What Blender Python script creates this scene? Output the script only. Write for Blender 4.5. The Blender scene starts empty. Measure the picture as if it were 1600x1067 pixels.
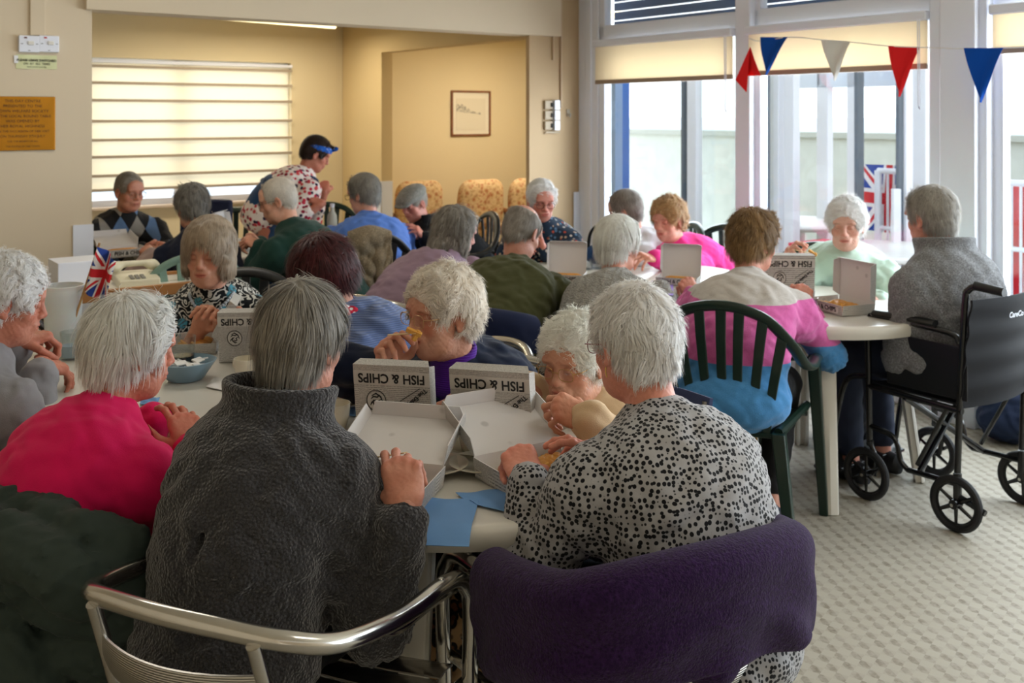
import bpy, math, random
import numpy as np
import openvdb
from mathutils import Vector, Matrix, Euler
random.seed(7)
rng = np.random.default_rng(11)
C = bpy.data.collections.new('day_centre')
bpy.context.scene.collection.children.link(C)
sc = bpy.context.scene

# ---------------------------------------------------------------- camera
FPX, HOR, CAMH = 1600.0, 180.0, 1.55
cd = bpy.data.cameras.new('camera')
cam = bpy.data.objects.new('camera', cd)
C.objects.link(cam)
cam.location = (0, 0, CAMH)
cam.rotation_euler = (math.pi / 2, 0, 0)
cd.sensor_fit = 'HORIZONTAL'
cd.sensor_width = 36.0
cd.lens = 36.0 * FPX / 1600
cd.shift_y = -(533.5 - HOR) / 1600
cd.clip_start = 0.05
cd.clip_end = 5000
cd.dof.use_dof = True
cd.dof.focus_distance = 2.2
cd.dof.aperture_fstop = 6.3
sc.camera = cam

# ---------------------------------------------------------------- world, light, exposure
sc.view_settings.view_transform = 'Standard'
sc.view_settings.look = 'None'
sc.view_settings.gamma = 1
sc.view_settings.exposure = 0.15
sc.view_settings.use_curve_mapping = False
sc.cycles.use_denoising = True
sc.cycles.max_bounces = 8
sc.cycles.diffuse_bounces = 4
sc.cycles.glossy_bounces = 3
sc.cycles.transmission_bounces = 6
sc.cycles.transparent_max_bounces = 12
sc.cycles.sample_clamp_indirect = 4
sc.cycles.caustics_reflective = False
sc.cycles.caustics_refractive = False
w = bpy.data.worlds.new('sky')
sc.world = w
w.use_nodes = True
wn = w.node_tree
wn.nodes.clear()
wo = wn.nodes.new('ShaderNodeOutputWorld')
bg = wn.nodes.new('ShaderNodeBackground')
tc = wn.nodes.new('ShaderNodeTexCoord')
sp = wn.nodes.new('ShaderNodeSeparateXYZ')
rp = wn.nodes.new('ShaderNodeValToRGB')
wn.links.new(tc.outputs['Generated'], sp.inputs[0])
wn.links.new(sp.outputs['Z'], rp.inputs[0])
rp.color_ramp.elements[0].position = 0.0
rp.color_ramp.elements[0].color = (0.93, 0.96, 1.0, 1)
rp.color_ramp.elements[1].position = 0.5
rp.color_ramp.elements[1].color = (0.80, 0.88, 1.0, 1)
wn.links.new(rp.outputs[0], bg.inputs[0])
bg.inputs[1].default_value = 2.2
wn.links.new(bg.outputs[0], wo.inputs[0])

# room axes: U runs along the back walls (to the right and away), W is their normal (away and to the left)
UX, UY = 0.809, 0.588
# window wall: origin on its floor line at the right, runs W-wards (away, left)
WW0 = (2.28, 5.2)
BP0 = (0.5, 7.64)      # the front plane of the beam and left wall passes here


def wwp(t, off=0.0):
    """point on the window wall; t metres away from WW0 along the wall, off metres outward"""
    return (WW0[0] - UY * t + UX * off, WW0[1] + UX * t + UY * off)


def bpp(s, off=0.0):
    """point on the beam plane; s metres to the LEFT of BP0, off metres beyond"""
    return (BP0[0] - UX * s - UY * off, BP0[1] - UY * s + UX * off)


def sky_portal(name, t0, t1, z0, z1, power):
    """overcast daylight entering through a window of the window wall (soft area light in the opening, facing inwards)"""
    ld = bpy.data.lights.new(name, 'AREA')
    ld.shape = 'RECTANGLE'
    ld.size = abs(t1 - t0)
    ld.size_y = z1 - z0
    ld.energy = power
    ld.color = (0.86, 0.93, 1.0)
    o = bpy.data.objects.new(name, ld)
    C.objects.link(o)
    p = wwp((t0 + t1) / 2, 0.25)
    o.location = (p[0], p[1], (z0 + z1) / 2)
    # -Z must point inwards = (-UX,-UY,0) and a little down
    o.rotation_euler = Vector((-UX, -UY, -0.25)).to_track_quat('-Z', 'Y').to_euler()
    return o


DAY = 1.0
sky_portal('window_daylight', -0.1, -3.0, 0.4, 2.4, 150 * DAY)
sky_portal('window_daylight', -3.2, -5.6, 0.4, 2.4, 75 * DAY)
sky_portal('window_daylight', 0.1, 2.6, 0.5, 2.0, 90 * DAY)


def lamp(name, loc, size, size_y, power, col, rz=0.0):
    ld = bpy.data.lights.new(name, 'AREA')
    ld.shape = 'RECTANGLE'
    ld.size, ld.size_y, ld.energy, ld.color = size, size_y, power, col
    o = bpy.data.objects.new(name, ld)
    C.objects.link(o)
    o.location = loc
    o.rotation_euler = (0, 0, rz)
    return o


RU = math.atan2(UY, UX)
# ---------------------------------------------------------------- pixel helpers (photograph 1600 x 1067)
def at(px, py, d):
    """world point seen at pixel px,py at depth d"""
    return Vector(((px - 800) / FPX * d, d, CAMH - (py - HOR) / FPX * d))


def onz(px, py, z):
    """world point at height z seen at pixel px,py"""
    return at(px, py, FPX * (CAMH - z) / (py - HOR))


def lerp(a, b, t):
    return Vector(a) * (1 - t) + Vector(b) * t


# ---------------------------------------------------------------- object helpers
def tag(o, label=None, cat=None, group=None, kind=None):
    if label: o['label'] = label
    if cat: o['category'] = cat
    if group: o['group'] = group
    if kind: o['kind'] = kind
    return o


def thing(name, label, cat, loc=(0, 0, 0), rz=0.0, group=None):
    o = bpy.data.objects.new(name, None)
    C.objects.link(o)
    o.empty_display_size = 0.1
    o.location = loc
    o.rotation_euler = (0, 0, rz)
    return tag(o, label, cat, group)


def link_mesh(name, me, mats, parent=None):
    o = bpy.data.objects.new(name, me)
    C.objects.link(o)
    for m in (mats if isinstance(mats, (list, tuple)) else [mats]):
        me.materials.append(m)
    if parent is not None: o.parent = parent
    return o


def np_mesh(name, v, f4, smooth=True):
    """fast mesh from numpy verts (n,3) and a face index array (m,4) or (m,3)"""
    me = bpy.data.meshes.new(name)
    v = np.ascontiguousarray(v, np.float32)
    f4 = np.ascontiguousarray(f4, np.int32)
    k = f4.shape[1]
    me.vertices.add(len(v))
    me.vertices.foreach_set('co', v.ravel())
    me.loops.add(f4.size)
    me.loops.foreach_set('vertex_index', f4.ravel())
    me.polygons.add(len(f4))
    me.polygons.foreach_set('loop_start', np.arange(0, f4.size, k, dtype=np.int32))
    me.polygons.foreach_set('use_smooth', np.full(len(f4), smooth))
    me.update(calc_edges=True)
    return me


def set_col(me, cols, name='tint'):
    a = me.color_attributes.new(name, 'FLOAT_COLOR', 'POINT')
    c = np.ones((len(cols), 4), np.float32)
    c[:, :3] = cols
    a.data.foreach_set('color', c.ravel())


class MB:
    """collects shapes into ONE mesh"""

    def __init__(s):
        s.v, s.f, s.m = [], [], []
        s.M = Matrix.Identity(4)
        s.mi = 0

    def add(s, vs, fs):
        n = len(s.v)
        s.v += [tuple(s.M @ Vector(p)) for p in vs]
        s.f += [tuple(n + i for i in q) for q in fs]
        s.m += [s.mi] * len(fs)
        return s

    def box(s, c, size, R=None, taper=1.0):
        x, y, z = [k / 2 for k in size]
        vs = []
        for sz in (-1, 1):
            t = taper if sz > 0 else 1
            for sx, sy in ((-1, -1), (1, -1), (1, 1), (-1, 1)):
                p = Vector((sx * x * t, sy * y * t, sz * z))
                if R is not None: p = R @ p
                vs.append(Vector(c) + p)
        return s.add(vs, [(3, 2, 1, 0), (4, 5, 6, 7), (0, 1, 5, 4), (1, 2, 6, 5), (2, 3, 7, 6), (3, 0, 4, 7)])

    def tube(s, pts, r, n=10, closed=False, flat=1.0, caps=True):
        """tube through pts; r a number or list; flat squeezes the second axis"""
        P = [Vector(p) for p in pts]
        N = len(P)
        rs = r if isinstance(r, (list, tuple)) else [r] * N
        vs = []
        up = None
        for i, p in enumerate(P):
            if closed:
                t = (P[(i + 1) % N] - P[i - 1]).normalized()
            else:
                t = (P[min(i + 1, N - 1)] - P[max(i - 1, 0)]).normalized()
            if up is None:
                up = Vector((0, 0, 1)) if abs(t.z) < 0.9 else Vector((0, 1, 0))
            a = t.cross(up).normalized()
            up = a.cross(t).normalized()
            for k in range(n):
                th = 2 * math.pi * k / n
                vs.append(p + a * (math.cos(th) * rs[i]) + up * (math.sin(th) * rs[i] * flat))
        fs = []
        for i in range(N if closed else N - 1):
            j = (i + 1) % N
            for k in range(n):
                l = (k + 1) % n
                fs.append((i * n + k, i * n + l, j * n + l, j * n + k))
        if not closed and caps:
            fs.append(tuple(range(n - 1, -1, -1)))
            fs.append(tuple((N - 1) * n + k for k in range(n)))
        return s.add(vs, fs)

    def lathe(s, prof, n=24, c=(0, 0, 0)):
        """prof: list of (r, z)"""
        vs, fs = [], []
        for r, z in prof:
            for k in range(n):
                th = 2 * math.pi * k / n
                vs.append((c[0] + r * math.cos(th), c[1] + r * math.sin(th), c[2] + z))
        for i in range(len(prof) - 1):
            for k in range(n):
                l = (k + 1) % n
                fs.append((i * n + k, i * n + l, (i + 1) * n + l, (i + 1) * n + k))
        if prof[0][0] > 1e-5: fs.append(tuple(range(n - 1, -1, -1)))
        if prof[-1][0] > 1e-5: fs.append(tuple((len(prof) - 1) * n + k for k in range(n)))
        return s.add(vs, fs)

    def sheet(s, fn, nu, nv, th=0.0):
        """grid surface fn(u,v)->point, optional thickness along z of the mesh normal (approx)"""
        vs = [Vector(fn(i / nu, j / nv)) for j in range(nv + 1) for i in range(nu + 1)]
        w_ = nu + 1
        fs = [(j * w_ + i, j * w_ + i + 1, (j + 1) * w_ + i + 1, (j + 1) * w_ + i) for j in range(nv) for i in range(nu)]
        if not th: return s.add(vs, fs)
        ns = []
        for j in range(nv + 1):
            for i in range(nu + 1):
                a = vs[j * w_ + min(i + 1, nu)] - vs[j * w_ + max(i - 1, 0)]
                b = vs[min(j + 1, nv) * w_ + i] - vs[max(j - 1, 0) * w_ + i]
                ns.append(a.cross(b).normalized())
        n = len(vs)
        back = [p - q * th for p, q in zip(vs, ns)]
        f2 = [tuple(n + k for k in reversed(q)) for q in fs]
        rim = []
        loop = [i for i in range(nu)] + [nu + w_ * j for j in range(nv)] + [w_ * nv + nu - i for i in range(nu)] + [w_ * (nv - j) for j in range(nv)]
        for k in range(len(loop)):
            a, b = loop[k], loop[(k + 1) % len(loop)]
            rim.append((b, a, a + n, b + n))
        return s.add(vs + back, fs + f2 + rim)

    def prism(s, poly, z0, z1):
        """poly of (x,y) counter-clockwise, extruded in z"""
        n = len(poly)
        vs = [(x, y, z0) for x, y in poly] + [(x, y, z1) for x, y in poly]
        fs = [tuple(range(n - 1, -1, -1)), tuple(range(n, 2 * n))]
        fs += [(i, (i + 1) % n, n + (i + 1) % n, n + i) for i in range(n)]
        return s.add(vs, fs)

    def build(s, name, m, parent=None, bevel=0.0, sharp=35, seg=2):
        me = bpy.data.meshes.new(name)
        me.from_pydata(s.v, [], s.f)
        me.polygons.foreach_set('material_index', s.m)
        me.polygons.foreach_set('use_smooth', [True] * len(s.f))
        me.update()
        me.set_sharp_from_angle(angle=math.radians(sharp))
        o = link_mesh(name, me, m, parent)
        if bevel:
            b = o.modifiers.new('bevel', 'BEVEL')
            b.width, b.segments, b.limit_method = bevel, seg, 'ANGLE'
            b.harden_normals = True
        return o


def spline(pts, n=6):
    """Catmull-Rom through the points"""
    P = [Vector(p) for p in pts]
    P = [P[0] * 2 - P[1]] + P + [P[-1] * 2 - P[-2]]
    out = []
    for i in range(1, len(P) - 2):
        for k in range(n):
            t = k / n
            a, b, c, d = P[i - 1:i + 3]
            out.append(0.5 * ((2 * b) + (c - a) * t + (2 * a - 5 * b + 4 * c - d) * t * t + (3 * b - a - 3 * c + d) * t ** 3))
    out.append(P[-2])
    return out


def copy_tree(o, parent=None):
    c = o.copy()
    C.objects.link(c)
    c.parent = parent
    for ch in list(o.children): copy_tree(ch, c)
    return c


# ---------------------------------------------------------------- materials
class NT:
    """small node-tree writer"""

    def __init__(s, name):
        s.m = bpy.data.materials.new(name)
        s.m.use_nodes = True
        s.t = s.m.node_tree
        s.b = s.t.nodes['Principled BSDF']
        s.out = s.t.nodes['Material Output']
        s._tc = None

    def n(s, typ, ins=None, **kw):
        x = s.t.nodes.new(typ)
        for k, v in kw.items(): setattr(x, k, v)
        for k, v in (ins or {}).items(): s.set(x.inputs[k], v)
        return x

    def set(s, sock, v):
        if isinstance(v, bpy.types.NodeSocket): s.t.links.new(v, sock)
        elif isinstance(v, bpy.types.Node): s.t.links.new(v.outputs[0], sock)
        else:
            if isinstance(v, tuple) and len(v) == 3 and sock.type == 'RGBA': v = v + (1,)
            sock.default_value = v

    def P(s, **kw):
        al = dict(col='Base Color', rough='Roughness', metal='Metallic', nor='Normal', sss='Subsurface Weight', spec='Specular IOR Level',
                  sheen='Sheen Weight', trans='Transmission Weight', alpha='Alpha', coat='Coat Weight', emis='Emission Color', estr='Emission Strength', ior='IOR', sssr='Subsurface Radius', ssss='Subsurface Scale')
        for k, v in kw.items(): s.set(s.b.inputs[al[k]], v)
        return s

    def obj(s):
        if not s._tc: s._tc = s.n('ShaderNodeTexCoord')
        return s._tc.outputs['Object']

    def map(s, scale=(1, 1, 1), rot=(0, 0, 0), loc=(0, 0, 0), src=None):
        return s.n('ShaderNodeMapping', {0: src or s.obj(), 1: loc, 2: rot, 3: scale}).outputs[0]

    def math(s, op, a, b=0.0, c=0.0, clamp=False):
        return s.n('ShaderNodeMath', {0: a, 1: b, 2: c}, operation=op, use_clamp=clamp).outputs[0]

    def noise(s, scale, detail=2.0, rough=0.5, vec=None, dist=0.0):
        return s.n('ShaderNodeTexNoise', {'Vector': vec or s.obj(), 'Scale': scale, 'Detail': detail, 'Roughness': rough, 'Distortion': dist})

    def vor(s, scale, vec=None, feature='F1', rnd=1.0, dim='3D'):
        return s.n('ShaderNodeTexVoronoi', {'Vector': vec or s.obj(), 'Scale': scale, 'Randomness': rnd}, feature=feature, voronoi_dimensions=dim)

    def ramp(s, fac, stops, interp='LINEAR'):
        r = s.n('ShaderNodeValToRGB', {0: fac})
        cr = r.color_ramp
        cr.interpolation = interp
        while len(cr.elements) < len(stops): cr.elements.new(0.5)
        for e, (p, c) in zip(cr.elements, stops):
            e.position = p
            e.color = tuple(c) + (1,) if len(c) == 3 else c
        return r.outputs[0]

    def mix(s, fac, a, b, mode='MIX'):
        x = s.n('ShaderNodeMix', data_type='RGBA', blend_type=mode)
        s.set(x.inputs[0], fac); s.set(x.inputs[6], a); s.set(x.inputs[7], b)
        return x.outputs[2]

    def bump(s, h, strength=0.3, dist=0.01, nor=None):
        i = {'Height': h, 'Strength': strength, 'Distance': dist}
        if nor is not None: i['Normal'] = nor
        return s.n('ShaderNodeBump', i).outputs[0]

    def attr(s, name='tint'):
        return s.n('ShaderNodeAttribute', attribute_name=name).outputs['Color']

    def sep(s, vec=None):
        return s.n('ShaderNodeSeparateXYZ', {0: vec or s.obj()})


def srgb(h):
    """'#rrggbb' (as the eye sees it) to linear"""
    h = h.lstrip('#')
    c = [int(h[i:i + 2], 16) / 255 for i in (0, 2, 4)]
    return tuple(x / 12.92 if x <= 0.04045 else ((x + 0.055) / 1.055) ** 2.4 for x in c)


_plain = {}


def plain(name, hexc, rough=0.6, metal=0.0, var=0.0, bump=0.0, bscale=60.0, **kw):
    if name in _plain: return _plain[name]
    t = NT(name)
    c = srgb(hexc)
    if var:
        nz = t.noise(6.0, 3.0)
        c = t.mix(t.ramp(nz.outputs[0], [(0.3, (0, 0, 0)), (0.7, (1, 1, 1))]), tuple(k * (1 - var) for k in c), tuple(min(1, k * (1 + var)) for k in c))
    t.P(col=c, rough=rough, metal=metal, **kw)
    if bump: t.P(nor=t.bump(t.noise(bscale, 3.0).outputs[0], bump, 0.002))
    _plain[name] = t.m
    return t.m


def text_mesh(name, body, size, m, parent, M, extrude=0.0004, bold=False, align='CENTER', sx=1.0):
    """lettering as a real mesh; M places it (text lies in local XY, reads along +X)"""
    cu = bpy.data.curves.new(name, 'FONT')
    cu.body, cu.size, cu.extrude = body, size, extrude
    cu.align_x, cu.align_y = align, 'CENTER'
    cu.resolution_u = 3
    if bold: cu.offset = size * 0.022
    tmp = bpy.data.objects.new(name, cu)
    C.objects.link(tmp)
    dg = bpy.context.evaluated_depsgraph_get()
    me = bpy.data.meshes.new_from_object(tmp.evaluated_get(dg))
    bpy.data.objects.remove(tmp)
    bpy.data.curves.remove(cu)
    me.transform(M @ Matrix.Diagonal((sx, 1, 1, 1)))
    me.materials.clear()
    return link_mesh(name, me, m, parent)


# ---------------------------------------------------------------- signed distance volumes -> smooth meshes
class Vol:
    def __init__(s, lo, hi, h):
        s.h = h
        s.lo = np.array(lo, float)
        s.n = (np.ceil((np.array(hi, float) - s.lo) / h)).astype(int) + 1
        s.F = np.full(tuple(s.n), 0.5, np.float32)

    def grid(s, lo, hi):
        i0 = np.clip(np.floor((np.array(lo) - s.lo) / s.h).astype(int), 0, s.n)
        i1 = np.clip(np.ceil((np.array(hi) - s.lo) / s.h).astype(int) + 1, 0, s.n)
        sl = tuple(slice(a, b) for a, b in zip(i0, i1))
        ax = [(s.lo[k] + np.arange(i0[k], i1[k]) * s.h).astype(np.float32) for k in range(3)]
        return sl, ax[0][:, None, None], ax[1][None, :, None], ax[2][None, None, :]

    def put(s, lo, hi, fn, k=0.02, sub=False):
        sl, X, Y, Z = s.grid(lo, hi)
        A = s.F[sl]
        if A.size == 0: return s
        d = fn(X, Y, Z)
        if sub:
            h = np.maximum(k - np.abs(A + d), 0) / k
            s.F[sl] = np.maximum(A, -d) + h * h * k / 4
        else:
            h = np.maximum(k - np.abs(A - d), 0) / k
            s.F[sl] = np.minimum(A, d) - h * h * k / 4
        return s

    def cone(s, a, b, ra, rb=None, k=0.02, sub=False, sq=None):
        rb = ra if rb is None else rb
        a, b = np.array(a, float), np.array(b, float)
        m = max(ra, rb) * 1.5 + k + 2 * s.h
        ab = b - a
        L = max(float(ab @ ab), 1e-9)

        def fn(X, Y, Z):
            x, y, z = X - a[0], Y - a[1], Z - a[2]
            t = np.clip((x * ab[0] + y * ab[1] + z * ab[2]) / L, 0, 1)
            dx, dy, dz = x - t * ab[0], y - t * ab[1], z - t * ab[2]
            return np.sqrt(dx * dx + dy * dy + dz * dz) - (ra + (rb - ra) * t)
        return s.put(np.minimum(a, b) - m, np.maximum(a, b) + m, fn, k, sub)

    def ell(s, c, r, k=0.02, R=None, sub=False):
        c, r = np.array(c, float), np.array(r, float)
        m = (r.max() if R is not None else r) + k * 1.5 + 2 * s.h
        Rt = None if R is None else np.array(R).T

        def fn(X, Y, Z):
            x, y, z = X - c[0], Y - c[1], Z - c[2]
            if Rt is not None:
                x, y, z = (Rt[0, 0] * x + Rt[0, 1] * y + Rt[0, 2] * z, Rt[1, 0] * x + Rt[1, 1] * y + Rt[1, 2] * z, Rt[2, 0] * x + Rt[2, 1] * y + Rt[2, 2] * z)
            k0 = np.sqrt((x / r[0]) ** 2 + (y / r[1]) ** 2 + (z / r[2]) ** 2)
            k1 = np.sqrt((x / r[0] ** 2) ** 2 + (y / r[1] ** 2) ** 2 + (z / r[2] ** 2) ** 2) + 1e-9
            return k0 * (k0 - 1) / k1
        return s.put(c - m, c + m, fn, k, sub)

    def ring(s, a, b, Ra, Rb, th, k=0.015, ex=1.0, sub=False, cut=None):
        """open tube (collar, hem) around the axis a->b; cut=(dir, cosine) leaves a gap towards dir"""
        a, b = np.array(a, float), np.array(b, float)
        ab = b - a
        L = float(np.sqrt(ab @ ab))
        u = ab / L
        m = max(Ra, Rb) * 1.1 + th + k + 2 * s.h

        def fn(X, Y, Z):
            x, y, z = X - a[0], Y - a[1], Z - a[2]
            t = x * u[0] + y * u[1] + z * u[2]
            rx, ry, rz = x - t * u[0], y - t * u[1], z - t * u[2]
            r = np.sqrt((rx / ex) ** 2 + ry * ry + rz * rz)
            T = np.clip(t / L, 0, 1)
            q = np.abs(r - (Ra + (Rb - Ra) * T))
            e = np.abs(t - L / 2) - L / 2
            d = np.sqrt(np.maximum(q, 0) ** 2 + np.maximum(e, 0) ** 2) - th
            if cut is not None:
                g = (rx * cut[0][0] + ry * cut[0][1] + rz * cut[0][2]) / (r + 1e-6)
                d = np.maximum(d, (g - cut[1]) * 0.06)
            return d
        return s.put(np.minimum(a, b) - m, np.maximum(a, b) + m, fn, k, sub)

    def wave(s, amp, lam, seed=0, lo=None, hi=None, ridged=False, ball=None):
        """soft irregular relief: cloth folds, clumps of hair"""
        if lo is None: lo, hi = s.lo, s.lo + s.n * s.h
        sl, X, Y, Z = s.grid(lo, hi)
        r = np.random.default_rng(seed)
        w_ = 2 * math.pi / lam
        o = r.uniform(0, 6.28, 9)
        a = X + lam * 0.35 * np.sin(Y * w_ * 0.6 + o[0]) + lam * 0.3 * np.sin(Z * w_ * 0.8 + o[1])
        b = Y + lam * 0.35 * np.sin(Z * w_ * 0.7 + o[2]) + lam * 0.3 * np.sin(X * w_ * 0.6 + o[3])
        c = Z + lam * 0.35 * np.sin(X * w_ * 0.5 + o[4]) + lam * 0.3 * np.sin(Y * w_ * 0.9 + o[5])
        n_ = (np.sin(a * w_ + o[6]) + np.sin(b * w_ + o[7]) + np.sin(c * w_ * 1.2 + o[8])) / 3
        if ridged: n_ = 1 - 2.2 * np.abs(n_)
        if ball is not None:
            q = np.sqrt((X - ball[0]) ** 2 + (Y - ball[1]) ** 2 + (Z - ball[2]) ** 2) / ball[3]
            q = np.clip(1 - q, 0, 1)
            n_ = n_ * q * q * (3 - 2 * q)
        s.F[sl] += (amp * n_).astype(np.float32)
        return s

    def mesh(s):
        F = s.F
        F[0], F[-1], F[:, 0], F[:, -1], F[:, :, 0], F[:, :, -1] = 0.5, 0.5, 0.5, 0.5, 0.5, 0.5
        F = np.clip(F, -0.5, 0.5)
        g = openvdb.FloatGrid(0.5)
        g.copyFromArray(np.ascontiguousarray(F))
        p, q = g.convertToQuads(0.0)
        p = np.array(p, np.float64) * s.h + s.lo
        return p, np.array(q)[:, ::-1].astype(np.int32)


def join(pieces):
    """pieces: list of (verts, quads, colours or None)"""
    vs, fs, cs, n = [], [], [], 0
    for v, f, c in pieces:
        vs.append(v); fs.append(f + n); n += len(v)
        cs.append(np.ones((len(v), 3)) if c is None else c)
    return np.concatenate(vs), np.concatenate(fs), np.concatenate(cs)
# ---------------------------------------------------------------- people
def v3(*a): return np.array(a, float)


def rotm(yaw=0.0, pitch=0.0, roll=0.0):
    """head rotation: yaw to the person's right, pitch down, roll to the right (degrees)"""
    return np.array(Matrix.Rotation(math.radians(-yaw), 3, 'Z') @ Matrix.Rotation(math.radians(-pitch), 3, 'X') @ Matrix.Rotation(math.radians(roll), 3, 'Y'))


def frame(f, d):
    """columns x,y,z of a frame whose y is f and whose z is close to d"""
    f = f / np.linalg.norm(f)
    d = d - f * (d @ f)
    n = np.linalg.norm(d)
    d = d / n if n > 1e-4 else np.cross(v3(1, 0, 0), f)
    return np.stack([np.cross(f, d), f, d], 1)


_skins = {}


def skin_mat(hexc='#c98d73'):
    if hexc in _skins: return _skins[hexc]
    t = NT('skin')
    a = t.noise(26, 4.0, 0.6)
    b = t.vor(95)
    c = srgb(hexc)
    c = (min(1, c[0] * 1.06), min(1, c[1] * 1.28), min(1, c[2] * 1.42))
    base = t.mix(t.ramp(a.outputs[0], [(0.35, (0, 0, 0)), (0.7, (1, 1, 1))]), tuple(k * f for k, f in zip(c, (0.97, 0.84, 0.8))), tuple(min(1, k * 1.1) for k in c))
    col = t.mix(1.0, base, t.attr(), 'MULTIPLY')
    nz = t.noise(9, 4.0, 0.6, vec=t.map((1, 1, 5)))
    h = t.mix(0.5, t.noise(160, 3.0).outputs[0], nz.outputs[0])
    t.P(col=col, rough=0.5, spec=0.35, sss=0.08, sssr=(1.0, 0.35, 0.2), ssss=0.012, nor=t.bump(h, 0.35, 0.003))
    _skins[hexc] = t.m
    return t.m


_hairs = {}


def hair_mat(c1, c2):
    if (c1, c2) in _hairs: return _hairs[(c1, c2)]
    t = NT('hair')
    fac = t.n('ShaderNodeSeparateColor', {0: t.attr()}).outputs[0]
    nz = t.noise(14, 3.0, 0.6)
    f = t.math('ADD', t.math('ADD', .12 if srgb(c2)[1] < .35 else .28 if srgb(c2)[1] < .6 else .5, t.math('MULTIPLY', fac, 0.7)), t.math('MULTIPLY', t.math('SUBTRACT', nz.outputs[0], 0.5), 1.4), clamp=True)
    a_, b_ = srgb(c1), srgb(c2)
    k = .5 if b_[1] > .6 else .15
    a_ = tuple(x * (1 - k) + y * k for x, y in zip(a_, b_))
    b_ = tuple(min(.95, x * (1.2 if b_[1] > .6 else 1.0)) for x in b_)
    t.P(col=t.mix(f, a_, b_), rough=0.45, spec=0.4, sheen=0.15)
    cc = t.b.inputs['Base Color'].links[0].from_socket
    tl = t.n('ShaderNodeBsdfTranslucent', {0: cc})
    mx = t.n('ShaderNodeMixShader', {0: .4, 1: t.b, 2: tl})
    t.t.links.new(mx.outputs[0], t.out.inputs[0])
    _hairs[(c1, c2)] = t.m
    return t.m


def face_piece(R, HC, NB, s, h, female=True, lips='#', brow=(0.6, 0.55, 0.5), open_mouth=0.0, fat=1.0, eyes=True, age=1.0):
    """head, ears and neck as one surface; R head rotation, HC head centre, NB neck base (person space)"""
    nb = (R.T @ (NB - HC)) / s
    lo = np.minimum(v3(-.1, -.13, -.15), nb - .085)
    hi = np.maximum(v3(.1, .14, .135), nb + .085)
    V = Vol(lo, hi, h / s)
    V.ell((0, -.016, .032), (.074, .093, .084), .01)
    V.ell((0, .022, -.04), (.059 * fat, .066, .07), .035)
    V.ell((0, .03, -.078), (.046 * fat, .048, .034), .03)
    V.ell((0, .066, -.097), (.02, .017, .016), .025)
    for x in (-1, 1):
        V.ell((x * .04 * fat, .056, -.03), (.024, .021, .024), .022)
        V.ell((x * .04 * fat, .036, -.08), (.018, .026, .022), .025)
        V.ell((x * .03, .081, .021), (.022, .011, .0075), .016)
    V.ell((0, .07, .045), (.05, .022, .035), .03)
    for x in (-1, 1):
        V.ell((x * .031, .097, .003), (.019, .017, .0125), .016, sub=True)
        V.ell((x * .03, .0735, .002), (.0165, .0145, .0135), .004)
        V.cone((x * .018, .097, -.036), (x * .036, .083, -.066), .0035, .003, .009, sub=True)
        V.cone((x * .016, .093, -.009), (x * .034, .085, -.017), .002, .0015, .008, sub=True)
    V.cone((0, .085, .014), (0, .102, -.025), .008, .0115, .014)
    V.ell((0, .104, -.029), (.0115, .0095, .0095), .008)
    for x in (-1, 1):
        V.ell((x * .012, .096, -.033), (.008, .0095, .007), .006)
        V.ell((x * .006, .1, -.0405), (.0032, .005, .003), .003, sub=True)
    V.ell((0, .085, -.06), (.03, .014, .02), .015)
    V.ell((0, .0945, -.0585), (.02, .0085, .0045), .005)
    V.ell((0, .0935, -.0685 - open_mouth * .5), (.0185, .0085, .0055), .005)
    V.ell((0, .105, -.0632 - open_mouth * .25), (.0235, .016, .0013 + open_mouth), .004, sub=True)
    # ears
    for x in (-1, 1):
        Re = np.array(Matrix.Rotation(math.radians(18 * x), 3, 'Z') @ Matrix.Rotation(math.radians(-8), 3, 'X'))
        V.ell((x * .079, -.008, -.012), (.0065, .0185, .032), .008, Re)
        V.ell((x * .0865, -.003, -.008), (.006, .0105, .02), .005, Re, sub=True)
        V.ell((x * .079, -.002, -.038), (.0055, .009, .009), .006)
    # neck
    V.cone((0, -.028, -.06), nb, .05 * (0.5 + fat / 2), .056 * fat, .03)
    V.ell(nb + v3(0, .0, -.005), (.075, .055, .035), .04)
    V.ell((0, .03, -.1), (.036 * fat, .04, .022), .04)
    if age:
        V.wave(.0008, .016, 3)
    v, f = V.mesh()
    c = np.ones((len(v), 3))

    def blob(p, r, col, a=1.0):
        d = np.sqrt((((v - v3(*p)) / v3(*r)) ** 2).sum(1))
        w_ = np.clip(1.25 - d, 0, 1)[:, None] * a
        w_ = np.minimum(w_ * 2, 1) * min(a, 1)
        c[:] = c * (1 - w_) + c * v3(*col) * w_
    lipc = (0.86, 0.55, 0.56) if female else (0.9, 0.68, 0.66)
    blob((0, .1, -.063), (.024, .02, .0095), lipc)
    blob((0, .11, -.032), (.015, .014, .012), (1.0, .78, .76), .7)
    blob((0, .11, -.0635), (.022, .022, .0022 + open_mouth), (.4, .2, .2), .8)
    for x in (-1, 1):
        blob((x * .042, .07, -.03), (.022, .03, .02), (1.0, .76, .72), .7)
        blob((x * .08, -.005, -.012), (.012, .025, .033), (1.0, .78, .74), .6)
        blob((x * .031, .088, .0), (.02, .02, .011), (.82, .66, .62), .55)
        blob((x * .031, .092, -.0035), (.0145, .013, .0016), (.32, .22, .2), .8)
        blob((x * .032, .092, .0235), (.019, .02, .0035), brow, .75)
    blob(tuple(nb), (.2, .2, .08), (1.0, .86, .82), .5)
    return (v * s) @ R.T + HC, f, c


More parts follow.
